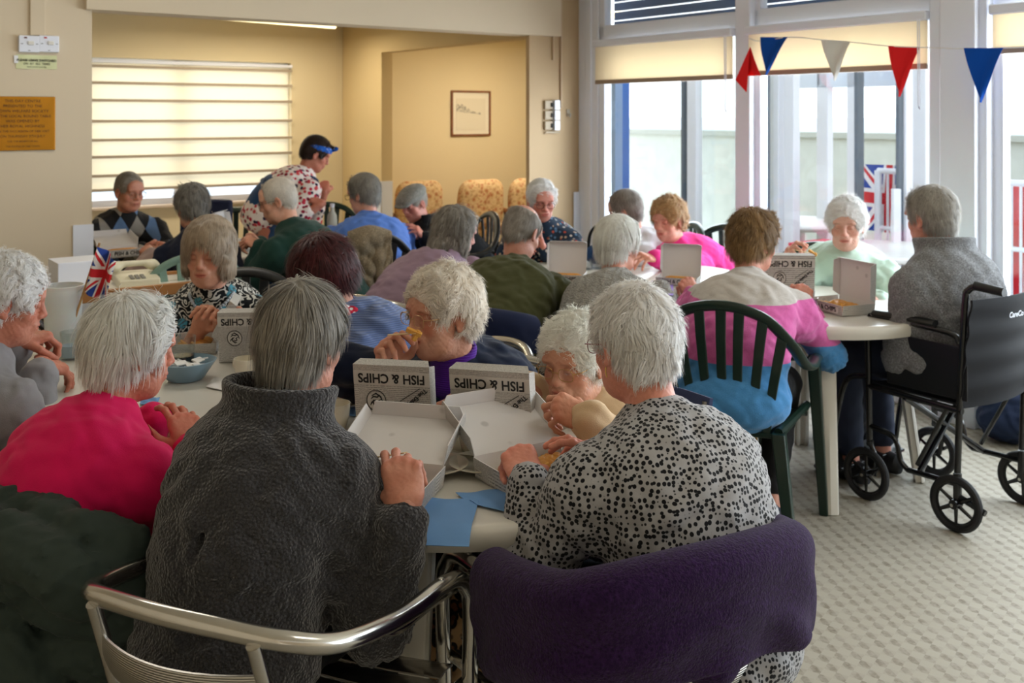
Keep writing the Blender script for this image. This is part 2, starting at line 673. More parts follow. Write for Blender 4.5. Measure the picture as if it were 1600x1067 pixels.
POSES = {
    'relax': [(18, 28, 18), (22, 32, 20), (28, 36, 22), (34, 38, 24)],
    'pinch': [(46, 52, 22), (52, 58, 26), (62, 70, 35), (66, 74, 38)],
    'fist': [(62, 85, 45), (66, 88, 45), (70, 88, 45), (74, 84, 42)],
    'grip': [(52, 62, 30), (55, 66, 34), (60, 70, 36), (64, 70, 38)],
    'hold': [(30, 50, 24), (40, 62, 28), (52, 70, 32), (60, 74, 36)],
    'flat': [(6, 10, 8), (8, 10, 8), (10, 12, 8), (14, 14, 10)],
}


def hand_piece(W, R, side, s, h, pose='relax', E=None, bare=0.0):
    """hand at wrist W; R columns = (x, towards the fingers, back of the hand); side +1 right, -1 left; E elbow"""
    tx = -side
    V = Vol((-.075, -.13 if not bare else -.14, -.12), (.075, .205, .06), h / s)
    V.ell((0, .045, 0), (.036, .05, .0125), .01)
    V.ell((tx * .014, .068, .001), (.028, .024, .0125), .012)
    V.ell((-tx * .013, .045, -.004), (.023, .042, .0135), .012)
    V.ell((tx * .02, .03, -.008), (.019, .033, .014), .014)
    nails = []
    bx = [.029, .0095, -.0095, -.028]
    by = [.082, .087, .082, .072]
    ln = [(.043, .026, .021), (.047, .029, .022), (.043, .027, .021), (.034, .021, .019)]
    rr = [.0088, .009, .0084, .0076]
    sp_ = [4, 1, -2, -7]
    for i, cu in enumerate(POSES[pose]):
        p = v3(tx * bx[i], by[i] - .006, .001)
        V.ell(p + v3(0, .002, .004), (.0095, .011, .0095), .008)
        V.cone(v3(tx * bx[i] * .45, .02, .007), p + v3(0, 0, .005), .003, .0042, .007)
        a, yaw = 0, math.radians(sp_[i]) * tx
        for j in range(3):
            a += math.radians(cu[j])
            d = v3(math.sin(yaw), math.cos(yaw) * math.cos(a), -math.sin(a))
            q = p + d * ln[i][j]
            r0 = rr[i] * (1 - .07 * j)
            V.cone(p, q, r0, r0 * .92, .003)
            V.ell(p, (r0 * 1.08,) * 3, .003)
            p = q
        nails.append(p + v3(0, math.sin(a), math.cos(a)) * rr[i] * .75 - d * .006)
    if pose in ('pinch', 'grip', 'fist', 'hold'):
        ds = [(.62, .62, -.48, .044), (.12, .78, -.62, .034), (-.25, .8, -.54, .027)]
    else:
        ds = [(.75, .6, -.28, .044), (.38, .86, -.34, .034), (.2, .92, -.34, .027)]
    p = v3(tx * .024, .014, -.006)
    for j, (x, y, z, l) in enumerate(ds):
        d = v3(tx * x, y, z)
        d /= np.linalg.norm(d)
        q = p + d * l
        V.cone(p, q, (.0145, .0105, .0092)[j], (.011, .0095, .008)[j], .006)
        p = q
    # wrist towards the elbow
    if E is not None:
        e = (R.T @ (E - W)) / s
        L = np.linalg.norm(e)
        e = e / L
        V.cone(v3(0, .012, 0) + v3(.011, 0, 0), e * .11 + v3(.012, 0, 0), .0175, .022, .02)
        V.cone(v3(0, .012, 0) - v3(.011, 0, 0), e * .11 - v3(.012, 0, 0), .0175, .022, .02)
    V.wave(.0006, .012, 5)
    v, f = V.mesh()
    c = np.ones((len(v), 3))
    for q in nails:
        d = np.linalg.norm(v - q, axis=1)
        c[d < .0065] = (1.1, .95, .92)
    for i in range(4):
        d = np.linalg.norm(v - v3(tx * bx[i], by[i], .008), axis=1)
        w_ = np.clip(1 - d / .018, 0, 1)[:, None] * .8
        c *= 1 - w_ * v3(0, .22, .22)
    c *= v3(1.0, .93, .9)
    return (v * s) @ R.T + W, f, c


HAIR = {  # t: thickness, len, curl, lift, n, front sweep, back/side bottoms, fringe
    'fluffy': dict(t=.018, len=.042, curl=.9, lift=.35, back=-.085, side=-.035, wave=.006, lam=.036, stay=.002),
    'short': dict(t=.012, len=.05, curl=.22, lift=.16, back=-.085, side=-.03, wave=.003, lam=.03, stay=.0015),
    'crop': dict(t=.006, len=.022, curl=.2, lift=.25, back=-.07, side=-.02, wave=.001, lam=.03, stay=.001),
    'bob': dict(t=.026, len=.06, dens=1.4, curl=.06, lift=.02, back=-.13, side=-.115, wave=.002, lam=.05, stay=.0008, fringe=1, ears=1),
    'layered': dict(t=.017, len=.06, curl=.18, lift=.12, back=-.13, side=-.06, wave=.005, lam=.04, stay=.001, fringe=1, ears=.5),
    'long': dict(t=.018, len=.11, curl=.25, lift=.03, back=-.2, side=-.13, wave=.006, lam=.05, stay=.001, ears=1),
    'bald': dict(t=.006, len=.03, curl=.25, lift=.15, back=-.08, side=-.02, wave=.001, lam=.03, stay=.001, bald=1),
}


def hair_piece(R, HC, s, h, style, n, over=None, seed=0, width=.0011):
    p_ = dict(HAIR[style])
    p_.update(over or {})
    t = p_['t']
    V = Vol((-.14, -.17, -.24), (.14, .15, .17), max(h, .0035) / s)
    V.ell((0, -.016, .034), (.0745 + t, .0935 + t, .084 + t), .01)
    V.ell((0, -.05, -.015), (.06 + t * .8, .052 + t, .065 + t * .5), .03)
    if p_.get('quiff'): V.ell((0, .085, .085), (.04, .025, .022), .02)
    if p_.get('ears', 0) >= 1:
        for x in (-1, 1): V.ell((x * .068, .008, -.05), (.028 + t * .4, .055, .075), .03)
        V.ell((0, -.06, -.07), (.075, .055, .07), .03)
        if style == 'long': V.ell((0, -.075, -.12), (.085, .045, .09), .03)
    V.wave(p_['wave'], p_['lam'], seed + 1)
    if p_['wave'] > .004: V.wave(p_['wave'] * .5, p_['lam'] * .45, seed + 2)
    fr = p_.get('fringe', 0)
    wd = .06 if p_.get('ears', 0) >= 1 else .08
    top = p_.get('hairline', .066) - fr * .006
    V.ell((0, .13, top - .1), (wd, .098, .1), .012, sub=True)
    V.ell((0, .1, -.09), (wd + .012, .085, .06), .015, sub=True)
    if not p_.get('ears'):
        for x in (-1, 1):
            V.ell((x * .096, .008, -.018), (.03, .026, .04), .01, sub=True)
            V.ell((x * .085, .05, -.055), (.03, .05, .05), .012, sub=True)
    if p_.get('bald'):
        V.ell((0, .01, .11), (.075, .11, .085), .015, sub=True)

    def below(X, Y, Z):
        b = p_['back'] + (p_['side'] - p_['back']) * np.clip((Y + .06) / .07, 0, 1)
        return (Z - b) * .9 + 0 * X
    V.put((-.2, -.2, -.3), (.2, .2, 0), below, .012, sub=True)
    v, f = V.mesh()
    cap_c = np.full((len(v), 3), .5)
    r = np.random.default_rng(seed)
    # strand roots on the cap
    e1, e2 = v[f[:, 1]] - v[f[:, 0]], v[f[:, 3]] - v[f[:, 0]]
    nf = np.cross(e1, e2)
    nf /= np.linalg.norm(nf, axis=1)[:, None] + 1e-12
    cen = v[f].mean(1)
    ctr = v3(0, -.02, .0)
    out = ((cen - ctr) * nf).sum(1) / np.linalg.norm(cen - ctr, axis=1)
    ok = np.where((out > .45))[0]
    if out.mean() < 0: nf = -nf; out = -out; ok = np.where(out > .45)[0]
    pick = r.choice(ok, n)
    p = cen[pick] + r.normal(0, .0015, (n, 3)) - nf[pick] * p_['stay'] * 2
    nn = nf[pick]
    crown = v3(0, -.055, .125)
    K = 6
    sw = p_.get('sweep', (0, 0, 0))
    fl = (p - crown)
    fl /= np.linalg.norm(fl, axis=1)[:, None] + 1e-9
    if not fr:
        wf = np.clip((p[:, 1:2] - .015) / .05, 0, 1) * np.clip((p[:, 2:3] + .02) / .05, 0, 1)
        fl = fl * (1 - wf) + (np.sign(p[:, :1]) * v3(.55, 0, 0) + v3(.25, -.75, .45)) * wf
    g = v3(0, 0, -.35) + v3(*sw)
    cj = p_['curl']
    ph = r.uniform(0, 6.28, (n, 3))
    # neighbouring strands lean the same way (locks)
    lk = np.stack([np.sin(p @ v3(61, 37, 49) + k * 2.1 + seed) + np.sin(p @ v3(-43, 71, 33) + k) for k in range(3)], 1) * .5
    L = p_['len'] * r.uniform(.55, 1.15, n)
    P = [p]
    W_ = []
    for k in range(K):
        d = fl + g + nn * p_['lift'] + lk * (cj * .8 + .12) + cj * .55 * np.sin(ph + k * 1.3)
        d -= nn * ((d * nn).sum(1) - p_['lift'] * (1 - k / K * .5))[:, None]
        d /= np.linalg.norm(d, axis=1)[:, None]
        side = np.cross(d, nn)
        side /= np.linalg.norm(side, axis=1)[:, None] + 1e-9
        W_.append(side)
        p = p + d * (L / K)[:, None]
        # normal turns with the head's curvature
        q = (p - v3(0, -.02, .02)) / (v3(.08, .1, .1) ** 2)
        qn = q / np.linalg.norm(q, axis=1)[:, None]
        low = (p[:, 2] < -.04)[:, None]
        qh = qn * v3(1, 1, .15)
        qh /= np.linalg.norm(qh, axis=1)[:, None] + 1e-9
        nn = np.where(low, qh, qn) * .6 + nn * .4
        nn /= np.linalg.norm(nn, axis=1)[:, None]
        P.append(p)
    W_.append(W_[-1])
    P, W_ = np.stack(P, 1), np.stack(W_, 1)
    wid = width / s * np.array([1, 1, .95, .85, .7, .5, .15])[None, :, None] * r.uniform(.6, 1.3, n)[:, None, None]
    A, B = P - W_ * wid, P + W_ * wid
    sv = np.stack([A, B], 2).reshape(-1, 3)
    i0 = (np.arange(n) * (K + 1) * 2)[:, None] + np.arange(K)[None, :] * 2
    sf = np.stack([i0, i0 + 1, i0 + 3, i0 + 2], -1).reshape(-1, 4)
    sc_ = np.repeat(r.uniform(0, 1, n), (K + 1) * 2)[:, None] * np.ones(3)
    V_, F_, C_ = join([(v, f, cap_c), (sv, sf, sc_)])
    return (V_ * s) @ R.T + HC, F_, C_


def ik(S, W, L1, L2, hint):
    D = W - S
    d = np.linalg.norm(D)
    if d > (L1 + L2) * .985:
        W = S + D / d * (L1 + L2) * .985
        D = W - S
        d = np.linalg.norm(D)
    a = (L1 * L1 - L2 * L2 + d * d) / (2 * d)
    hh = math.sqrt(max(L1 * L1 - a * a, 0))
    u = D / d
    p = hint - u * (hint @ u)
    p /= np.linalg.norm(p)
    return S + u * a + p * hh, W


HS = .94          # heads against bodies
LODS = [dict(head=.0026, hand=.0026, cloth=.0065, n=9000, w=.0009), dict(head=.0036, hand=.0036, cloth=.0085, n=5200, w=.0013), dict(head=.0046, hand=.0048, cloth=.0115, n=3200, w=.0019)]


def person(label, px, py, d, h, hh, pitch=25, roll=0, lean=None, side=0.0, s=1.0, lod=1, skin='#c98d73', hair=('short', '#8a8580', '#d8d4cc'), hair_over=None,
           rh=None, lh=None, layers=(), gw=1.0, gd=1.0, sw=.165, legs='sit', trousers='#1a1c24', shoes='#15151a', glasses=None, female=True, group=None,
           name='person', face=None, seat=.46, hair_cover=None, twist=0.0, legtarget=None, back=0.05, extra=None):
    """one seated (or standing) person; head centre seen at px,py at depth d; h body heading, hh head heading (0 away from the camera, 90 right)"""
    q = LODS[lod]
    H = at(px, py, d)
    fw = Vector((math.sin(math.radians(h)), math.cos(math.radians(h)), 0))
    rt = Vector((fw.y, -fw.x, 0))
    zh = H.z
    if lean is None:
        tl = .45 * s
        dz = zh - .165 * s - (seat + .09)
        lean = math.sqrt(max(tl * tl - dz * dz, 0.0)) + .07
    base = H - fw * lean - rt * side
    root = thing(name, label, 'person', (base.x, base.y, 0), math.radians(-h), group)
    Rw = np.stack([np.array(rt), np.array(fw), v3(0, 0, 1)], 0)      # world -> local

    def loc(p): return Rw @ (np.array(p, float) - v3(base.x, base.y, 0))
    HC = v3(side, lean, zh)
    R = rotm(hh - h, pitch, roll)
    hip = v3(0, 0, seat + .085) if legs != 'stand' else v3(0, 0, .92 * s)
    NB = HC + v3(-side * .25, -.06, -.158) * s if legs != 'stand' else HC + v3(0, -.07, -.15) * s
    NB = NB + R @ v3(0, -.012, 0)
    M_ = hip * .45 + NB * .55 + v3(0, -back * 2, 0)

    def bz(t): return hip * (1 - t) ** 2 + 2 * M_ * t * (1 - t) + NB * t * t

    def bt(t):
        u = 2 * (1 - t) * (M_ - hip) + 2 * t * (NB - M_)
        u /= np.linalg.norm(u)
        y = np.cross(u, v3(1, 0, 0))
        y /= np.linalg.norm(y)
        return np.stack([np.cross(y, u), y, u], 1)
    tw = math.radians(twist)
    ax = v3(math.cos(tw), -math.sin(tw), 0)
    SC = NB + v3(0, -.018, -.05) * s
    sh = {1: SC + ax * sw * s + v3(0, .02, -.045), -1: SC - ax * sw * s + v3(0, .02, -.045)}
    L1, L2 = .275 * s, .245 * s
    arms = {}
    for sd, spec in ((1, rh), (-1, lh)):
        spec = dict(spec or {})
        tgt = loc(at(*spec['px'])) if 'px' in spec else (np.array(spec['loc']) if 'loc' in spec else v3(sd * .12, lean * .4 + .32, .78))
        hint = v3(sd * .7, -.5, -1) if 'hint' not in spec else v3(*spec['hint']) * v3(sd, 1, 1)
        E, Wp = ik(sh[sd], tgt, L1, L2, hint)
        fa = (Wp - E) / np.linalg.norm(Wp - E)
        fd = loc(at(*spec['to'])) - Wp if 'to' in spec else fa * 1.0 + v3(-sd * .25, .1, -.1)
        if 'dir' in spec: fd = v3(*spec['dir']) * v3(sd, 1, 1)
        dn = v3(sd * .35, -.1, 1) if 'dors' not in spec else v3(*spec['dors']) * v3(sd, 1, 1)
        arms[sd] = (E, Wp, frame(fd, dn), spec.get('pose', 'relax'), spec.get('hide', False))
    # ---- body: head + neck, hands, and the trunk and limbs under the clothes
    fk = dict(face or {})
    pieces = [face_piece(R, HC, NB, s * HS, q['head'], female=female, **fk)]
    for sd in (1, -1):
        E, Wp, Rh, pose, hide = arms[sd]
        pieces.append(hand_piece(Wp, Rh, sd, s, q['hand'], pose, E))
    feet = {}
    if legs == 'sit':
        kn = {sd: v3(sd * .105, .40, seat + .035) for sd in (1, -1)}
        ft = {sd: v3(sd * .11, .36, .085) for sd in (1, -1)}
        if legtarget:
            for sd in (1, -1):
                ft[sd] = v3(sd * legtarget[0], legtarget[1], .085)
    else:
        kn = {sd: v3(sd * .095, .02, .5 * s) for sd in (1, -1)}
        ft = {sd: v3(sd * .1, -.02, .085) for sd in (1, -1)}
    lo = np.min([hip - .25, NB - .2, kn[-1] - .2, ft[-1] - .2, ft[1] - v3(0, 0.2, 0)], 0) - .05
    hi = np.max([NB + .2, kn[1] + .2, hip + .25, ft[1] + .25], 0) + .05
    for sd in (1, -1):
        lo = np.minimum(lo, np.minimum(arms[sd][0], arms[sd][1]) - .09)
        hi = np.maximum(hi, np.maximum(arms[sd][0], arms[sd][1]) + .09)
    lo[2] = max(lo[2], .0)
    B = Vol(lo, hi, .0125 if lod else .010)
    for t_, rx, ry, rz in ((.08, .145, .105, .11), (.4, .125, .095, .14), (.75, .135, .09, .14)):
        B.ell(bz(t_), np.array((rx * gw * .9, ry * gd * .9, rz * .9)) * s, .05, bt(t_))
    for sd in (1, -1):
        E, Wp, Rh, pose, hide = arms[sd]
        B.cone(SC, sh[sd], .05 * s, .048 * s, .04)
        B.cone(sh[sd], E, .043 * s, .036 * s, .02)
        B.cone(E, E * .35 + Wp * .65, .038 * s, .03 * s, .015)
        B.cone(E * .35 + Wp * .65, Wp, .03 * s, .021 * s, .015)
        B.cone(hip + v3(sd * .08, 0, 0), kn[sd], .07 * s, .05 * s, .03)
        B.cone(kn[sd], ft[sd], .048 * s, .032 * s, .02)
        B.cone(ft[sd] + v3(0, 0, -.03), ft[sd] + v3(0, .12, -.045), .032, .026, .02)
    B.cone(bz(.8), NB, .06 * s, .05 * s, .03)
    v, f = B.mesh()
    pieces.append((v, f, None))
    v, f, c = join(pieces)
    me = np_mesh('body', v, f)
    set_col(me, c)
    link_mesh('body', me, skin_mat(skin), root)
    # ---- trousers and shoes
    if legs != 'none':
        T = Vol(lo, hi, max(.012, q['cloth']))
        T.ell(hip + v3(0, .0, -.005), (.158 * gw * s, .12 * gd * s, .11), .02)
        for sd in (1, -1):
            T.cone(hip + v3(sd * .075, .05, -.01), kn[sd], .085 * s * min(gw, 1.15), .07 * s, .04)
            e_ = ft[sd] * .85 + kn[sd] * .15
            T.cone(kn[sd], e_, .068 * s, .052 * s, .03)
        T.wave(.004, .11, 3)
        v, f = T.mesh()
        tm = trousers if not isinstance(trousers, str) else plain('trouser_cloth_' + trousers.strip('#'), trousers, .85, var=.2, bump=.3, bscale=300)
        link_mesh('trousers', np_mesh('trousers', v, f), tm, root)
        for sd in (1, -1):
            S_ = MB()
            x, y, _ = ft[sd]
            rings = []
            for (yy, w_, z0, z1) in ((-.085, .02, .012, .055), (-.07, .034, .004, .09), (-.02, .038, .002, .1), (.05, .042, .002, .078), (.11, .046, .003, .058), (.155, .04, .004, .045), (.18, .02, .01, .03)):
                rings.append([(x + w_ * math.cos(a), y + yy, (z0 + z1) / 2 + (z1 - z0) / 2 * math.sin(a)) for a in [2 * math.pi * k / 12 for k in range(12)]])
            vs = [p for r_ in rings for p in r_]
            fs = [(i * 12 + k, i * 12 + (k + 1) % 12, (i + 1) * 12 + (k + 1) % 12, (i + 1) * 12 + k) for i in range(6) for k in range(12)]
            fs += [tuple(range(11, -1, -1)), tuple(72 + k for k in range(12))]
            S_.add(vs, fs)
            S_.build('shoe', plain('shoe_' + shoes.strip('#'), shoes, .55), root)
    # ---- clothes
    for i, ly in enumerate(layers):
        inf = ly.get('inf', .012)
        th = ly.get('arms', 1.0)
        tor = ly.get('torso', 1.0)
        c0 = v3(0, 0, -.05) if not ly.get('hem') else v3(0, 0, -ly['hem'])
        lo2, hi2 = lo - .08 - inf, hi + .08 + inf
        lo2[2] = max(.2 if legs != 'stand' else .3, hip[2] - .28)
        if i == 0 or True:
            hi2[1] = max(hi2[1] if th else 0, NB[1] + .3)
        G = Vol(lo2, hi2, q['cloth'] if ly.get('fine') is None else ly['fine'])
        z_ = inf
        if tor:
            G.ell(hip + v3(0, -.01, .02) + c0 * .3, (.166 * gw * s + z_, .136 * gd * s + z_, .125), .03)
            for t_, rx, ry, rz in ((.3, .148, .118, .14), (.55, .152, .114, .14), (.76, .158, .104, .12)):
                G.ell(bz(t_), np.array((rx * gw, ry * gd, rz)) * s + z_, .06, bt(t_))
            for sd in (1, -1):
                G.cone(SC + v3(0, 0, .004), sh[sd] + v3(0, -.005, -.008), .056 * s + z_, .05 * s + z_, .05)
                G.cone(bz(.85), sh[sd] + v3(0, -.01, -.05), .06 * s + z_, .05 * s + z_, .05)
            if female and ly.get('bust', 1):
                for sd in (1, -1): G.ell(bz(.62) + bt(.62) @ v3(sd * .07, .09 * gd, 0), np.array((.075, .06, .075)) * s, .05)
            G.cone(NB + v3(0, -.008, -.03), NB + v3(0, .0, -.005), .068 * s + z_, .058 * s + z_, .03)
        if th:
            for sd in (1, -1):
                E, Wp, Rh, pose, hide = arms[sd]
                ka = ly.get('slack', 1.0)
                G.cone(sh[sd], E, (.052 * s + z_) * ka, (.044 * s + z_) * ka, .035)
                if th > .3:
                    cuff = E + (Wp - E) * min(th, 1) * .97
                    G.cone(E, cuff, (.043 * s + z_) * ka, .033 * s + z_ * .8, .02)
                    if ly.get('cuffs', 1):
                        u_ = (Wp - E) / np.linalg.norm(Wp - E)
                        G.cone(cuff - u_ * .035, cuff, .033 * s + z_ * .7, .031 * s + z_ * .7, .006)
                if not tor:
                    G.cone(sh[sd] + (SC - sh[sd]) * .3, sh[sd], .055 * s + z_, .055 * s + z_, .03)
        fo = ly.get('folds', 1.0)
        G.wave(.0034 * fo, .1, 5 + i).wave(.0028 * fo, .17, 21 + i, ridged=True)
        G.wave(.0013 * fo, .045, 9 + i)
        for sd in ((1, -1) if th and fo else ()):           # creases gather at the elbows and armpits
            for P_, rr_ in ((arms[sd][0], .13), (sh[sd] * .8 + bz(.7) * .2 + v3(0, 0, -.07), .13)):
                G.wave(.008 * fo, .045, 3 + sd, P_ - rr_, P_ + rr_, ridged=True, ball=(*P_, rr_))
        cl = ly.get('collar', 'crew')
        up = (HC + R @ v3(0, -.03, -.06) - NB)
        up = up / np.linalg.norm(up)
        if cl == 'crew':
            G.ring(NB + up * -.012, NB + up * .012, .062 * s, .058 * s, .006 + inf * .3, .012, ex=1.08)
        elif cl == 'turtle':
            G.ring(NB - up * .01, NB + up * .055, .062 * s, .055 * s, .007, .012, ex=1.05)
        elif cl == 'fleece':
            u2 = (up + v3(0, -.15, .4)); u2 /= np.linalg.norm(u2)
            G.ring(NB - u2 * .02, NB + u2 * (.058 if lod else .078), .088 * s, .104 * s, .0095, .022, ex=1.06, cut=((R @ v3(.25, 1, 0)), .55))
        elif cl == 'shirt':
            G.ring(NB - up * .015, NB + up * .03, .066 * s, .06 * s, .004, .012, ex=1.08)
            G.ring(NB - up * .02, NB + up * .018, .078 * s, .066 * s, .004, .012, ex=1.08)
        elif cl == 'hood':
            G.ring(NB - up * .02, NB + up * .01, .085 * s, .075 * s, .02, .03, ex=1.1)
            G.ell(NB + v3(0, -.095, -.03), (.115 * s, .06 * s, .07 * s), .03)
        elif cl == 'puffer':
            G.ell(NB + v3(0, -.09, -.01), (.14 * s, .085 * s, .09 * s), .03)
            G.ell(NB + v3(0, -.06, .055), (.07 * s, .055 * s, .05 * s), .02, sub=True)
        for fn in ly.get('post', ()):
            fn(G, dict(NB=NB, HC=HC, R=R, sh=sh, SC=SC, bz=bz, bt=bt, arms=arms, hip=hip, s=s))
        if ly.get('quilt'):
            sl, X, Y, Z = G.grid(lo2, hi2)
            G.F[sl] += (.006 * np.abs(np.sin(Z * math.pi / ly['quilt'])) * -1 + .004 + 0 * X + 0 * Y).astype(np.float32)
        v, f = G.mesh()
        link_mesh(ly.get('name', 'jumper'), np_mesh(ly.get('name', 'jumper'), v, f), ly['mat'], root)
    # ---- hair
    if hair:
        v, f, c = hair_piece(R, HC, s * HS, q['head'] * 1.3, hair[0], int(q['n'] * (hair_over or {}).get('dens', 1)), hair_over, seed=int(px) % 97, width=q['w'])
        me = np_mesh('hair', v, f)
        set_col(me, c)
        link_mesh('hair', me, hair_mat(hair[1], hair[2]), root)
    HM = Matrix.Translation(Vector(HC)) @ Matrix([list(r_) for r_ in R]).to_4x4() @ Matrix.Scale(s * HS, 4)
    if glasses:
        g = MB(); g.M = HM
        for x in (-1, 1):
            g.tube([(x * .033 + .0235 * math.copysign(abs(math.cos(a)) ** .7, math.cos(a)), .103, -.002 + .0175 * math.copysign(abs(math.sin(a)) ** .7, math.sin(a))) for a in [2 * math.pi * k / 18 for k in range(18)]], .0013 if lod else .0011, 6, closed=True)
            g.tube([(x * .0565, .102, .004), (x * .074, .085, .005), (x * .084, .0, .003), (x * .084, -.02, -.01)], .0014, 6)
        g.tube([(-.0095, .104, .001), (0, .106, .004), (.0095, .104, .001)], .0012, 6)
        go = g.build('glasses', plain('specs_' + glasses.strip('#'), glasses, .3, .7), root)
        for x in (-1, 1):
            g = MB(); g.M = HM
            vs = [(x * .033 + .0225 * math.copysign(abs(math.cos(a)) ** .7, math.cos(a)), .103, -.002 + .0165 * math.copysign(abs(math.sin(a)) ** .7, math.sin(a))) for a in [2 * math.pi * k / 18 for k in range(18)]]
            g.add(vs, [tuple(range(18))])
            g.build('lens', lens_mat(), go)
    if extra: extra(root, HM, dict(NB=NB, HC=HC, R=R, sh=sh, arms=arms, bz=bz, bt=bt, hip=hip, s=s, loc=loc))
    return root


_lens = []


def schlick(t, f0=.045):
    """reflectance of a thin pane seen from either side"""
    g = t.n('ShaderNodeNewGeometry')
    c = t.math('ABSOLUTE', t.n('ShaderNodeVectorMath', {0: g.outputs['Incoming'], 1: g.outputs['Normal']}, operation='DOT_PRODUCT').outputs['Value'])
    return t.math('ADD', f0, t.math('MULTIPLY', 1 - f0, t.math('POWER', t.math('SUBTRACT', 1.0, c), 5.0)))


def lens_mat():
    if _lens: return _lens[0]
    t = NT('spectacle_lens')
    tr = t.n('ShaderNodeBsdfTransparent', {0: (.96, .97, .97)})
    gl = t.n('ShaderNodeBsdfGlossy', {'Roughness': .05})
    fr = schlick(t)
    mx = t.n('ShaderNodeMixShader', {0: fr, 1: tr, 2: gl})
    t.t.links.new(mx.outputs[0], t.out.inputs[0])
    _lens.append(t.m)
    return t.m


def glass_mat(name='window_glass', tint=(.97, .985, .98), refl=1.5):
    t = NT(name)
    tr = t.n('ShaderNodeBsdfTransparent', {0: tint})
    gl = t.n('ShaderNodeBsdfGlossy', {'Roughness': .0})
    fr = schlick(t)
    mx = t.n('ShaderNodeMixShader', {0: fr, 1: tr, 2: gl})
    t.t.links.new(mx.outputs[0], t.out.inputs[0])
    return t.m
# ================================================================= the room
def wall_paint(name, hexc):
    t = NT(name)
    n = t.noise(1.3, 3.0)
    c = srgb(hexc)
    col = t.mix(n.outputs[0], tuple(k * .95 for k in c), tuple(min(1, k * 1.04) for k in c))
    t.P(col=col, rough=.75, spec=.25, nor=t.bump(t.noise(180, 3.0).outputs[0], .12, .002))
    return t.m


M_WALL = wall_paint('cream_paint', '#d6c6ad')
M_WALLY = wall_paint('yellow_cream_paint', '#e2d3b0')
M_CEIL = plain('ceiling_paint', '#dcd2bd', .8)
M_PVC = plain('white_pvc', '#e4e8f4', .35, spec=.5)
M_PVC2 = plain('white_gloss_paint', '#e6e7ea', .4)
M_BLUE = plain('blue_paint', '#1463b4', .35)
M_NAVY = plain('dark_blue_paint', '#2c4a70', .5)
M_ALU = plain('polished_aluminium', '#c9c6c0', .18, 1.0)
M_BLACK = plain('black_plastic', '#101113', .4)
M_WHITEP = plain('white_plastic', '#dedbd4', .35)
GLASS = glass_mat()


def slab(name, a, b, z0, z1, th, m, off=0.0, kind='structure', parent=None, bevel=0.0):
    """upright slab from a to b (xy), th thick to the left of a->b, off shifts it that way"""
    a, b = Vector((a[0], a[1])), Vector((b[0], b[1]))
    u = (b - a).normalized()
    n = Vector((-u.y, u.x))
    a, b = a + n * off, b + n * off
    q = [a, b, b + n * th, a + n * th]
    mb = MB().prism([(p.x, p.y) for p in q], z0, z1)
    o = mb.build(name, m, parent, bevel=bevel)
    if kind and parent is None: o['kind'] = kind
    return o


# floor covering: beige with a small darker stepped check
t = NT('floor_covering')
mp = t.map((1, 1, 1), (0, 0, RU))
se = t.sep(mp)
def _cell(o, per, shift):
    return t.math('FRACT', t.math('ADD', t.math('DIVIDE', o, per), shift))
gx = t.math('LESS_THAN', _cell(se.outputs[0], .07, 0.0), .5)
gy = t.math('LESS_THAN', _cell(se.outputs[1], .07, 0.0), .5)
xo = t.math('ABSOLUTE', t.math('SUBTRACT', gx, gy))
fx = t.math('LESS_THAN', _cell(t.math('ADD', se.outputs[0], se.outputs[1]), .07, .25), .42)
fl = t.math('MULTIPLY', xo, t.math('ADD', .3, t.math('MULTIPLY', fx, .7)))
big = t.noise(16, 4.0, .7)
fl = t.math('MULTIPLY', fl, t.ramp(big.outputs[0], [(.35, (.25,) * 3), (.6, (1,) * 3)]))
nz = t.noise(70, 4.0, .65)
nl = t.noise(2.2, 3.0)
f = t.math('MULTIPLY', fl, t.ramp(nz.outputs[0], [(.3, (.35,) * 3), (.62, (1,) * 3)]))
col = t.mix(f, srgb('#aea799'), srgb('#7a7262'))
col = t.mix(t.math('MULTIPLY', t.ramp(nl.outputs[0], [(.35, (0, 0, 0)), (.7, (1, 1, 1))]), .35), col, srgb('#958d7d'))
t.P(col=col, rough=.62, spec=.3, nor=t.bump(t.noise(320, 2.0).outputs[0], .2, .001))
MB().box((0.4, 4.6, -.03), (14, 15, .06)).build('floor', t.m)['kind'] = 'structure'

# main ceiling and the lower ceiling of the back room
MB().prism([bpp(-.2), bpp(6.6), (bpp(6.6)[0] + UY * 9, bpp(6.6)[1] - UX * 9), (bpp(-.2)[0] + UY * 9, bpp(-.2)[1] - UX * 9)], 2.75, 2.81).build('ceiling', M_CEIL)['kind'] = 'structure'
CO = (-1.62, 9.77)                                   # corner of the back wall and the stub wall


def w1(s, off=0.0): return (CO[0] - UX * s - UY * off, CO[1] - UY * s + UX * off)
def w2(u, off=0.0): return (.125 - UY * u + UX * off, 7.37 + UX * u + UY * off)


MB().prism([w1(-2.8), w1(4.6), bpp(6.6, .02), bpp(.05, .02), (.40, 7.9)], 2.4, 2.46).build('ceiling_back', M_CEIL)['kind'] = 'structure'

slab('wall_left', bpp(3.46), bpp(6.6), 0, 2.75, -.12, M_WALL)
slab('wall_beam', bpp(.21), bpp(3.5), 2.125, 2.75, -.2, M_WALL, off=.05)
slab('wall_beam_upper', bpp(-.05), bpp(.25), 2.4, 2.75, -.15, M_WALL)
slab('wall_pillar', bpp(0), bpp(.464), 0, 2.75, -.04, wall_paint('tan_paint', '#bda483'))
# reveal between pillar and window frame
slab('trim_1', bpp(-.075), bpp(0.0), 0, 2.75, -.2, M_WALL, off=-.0)
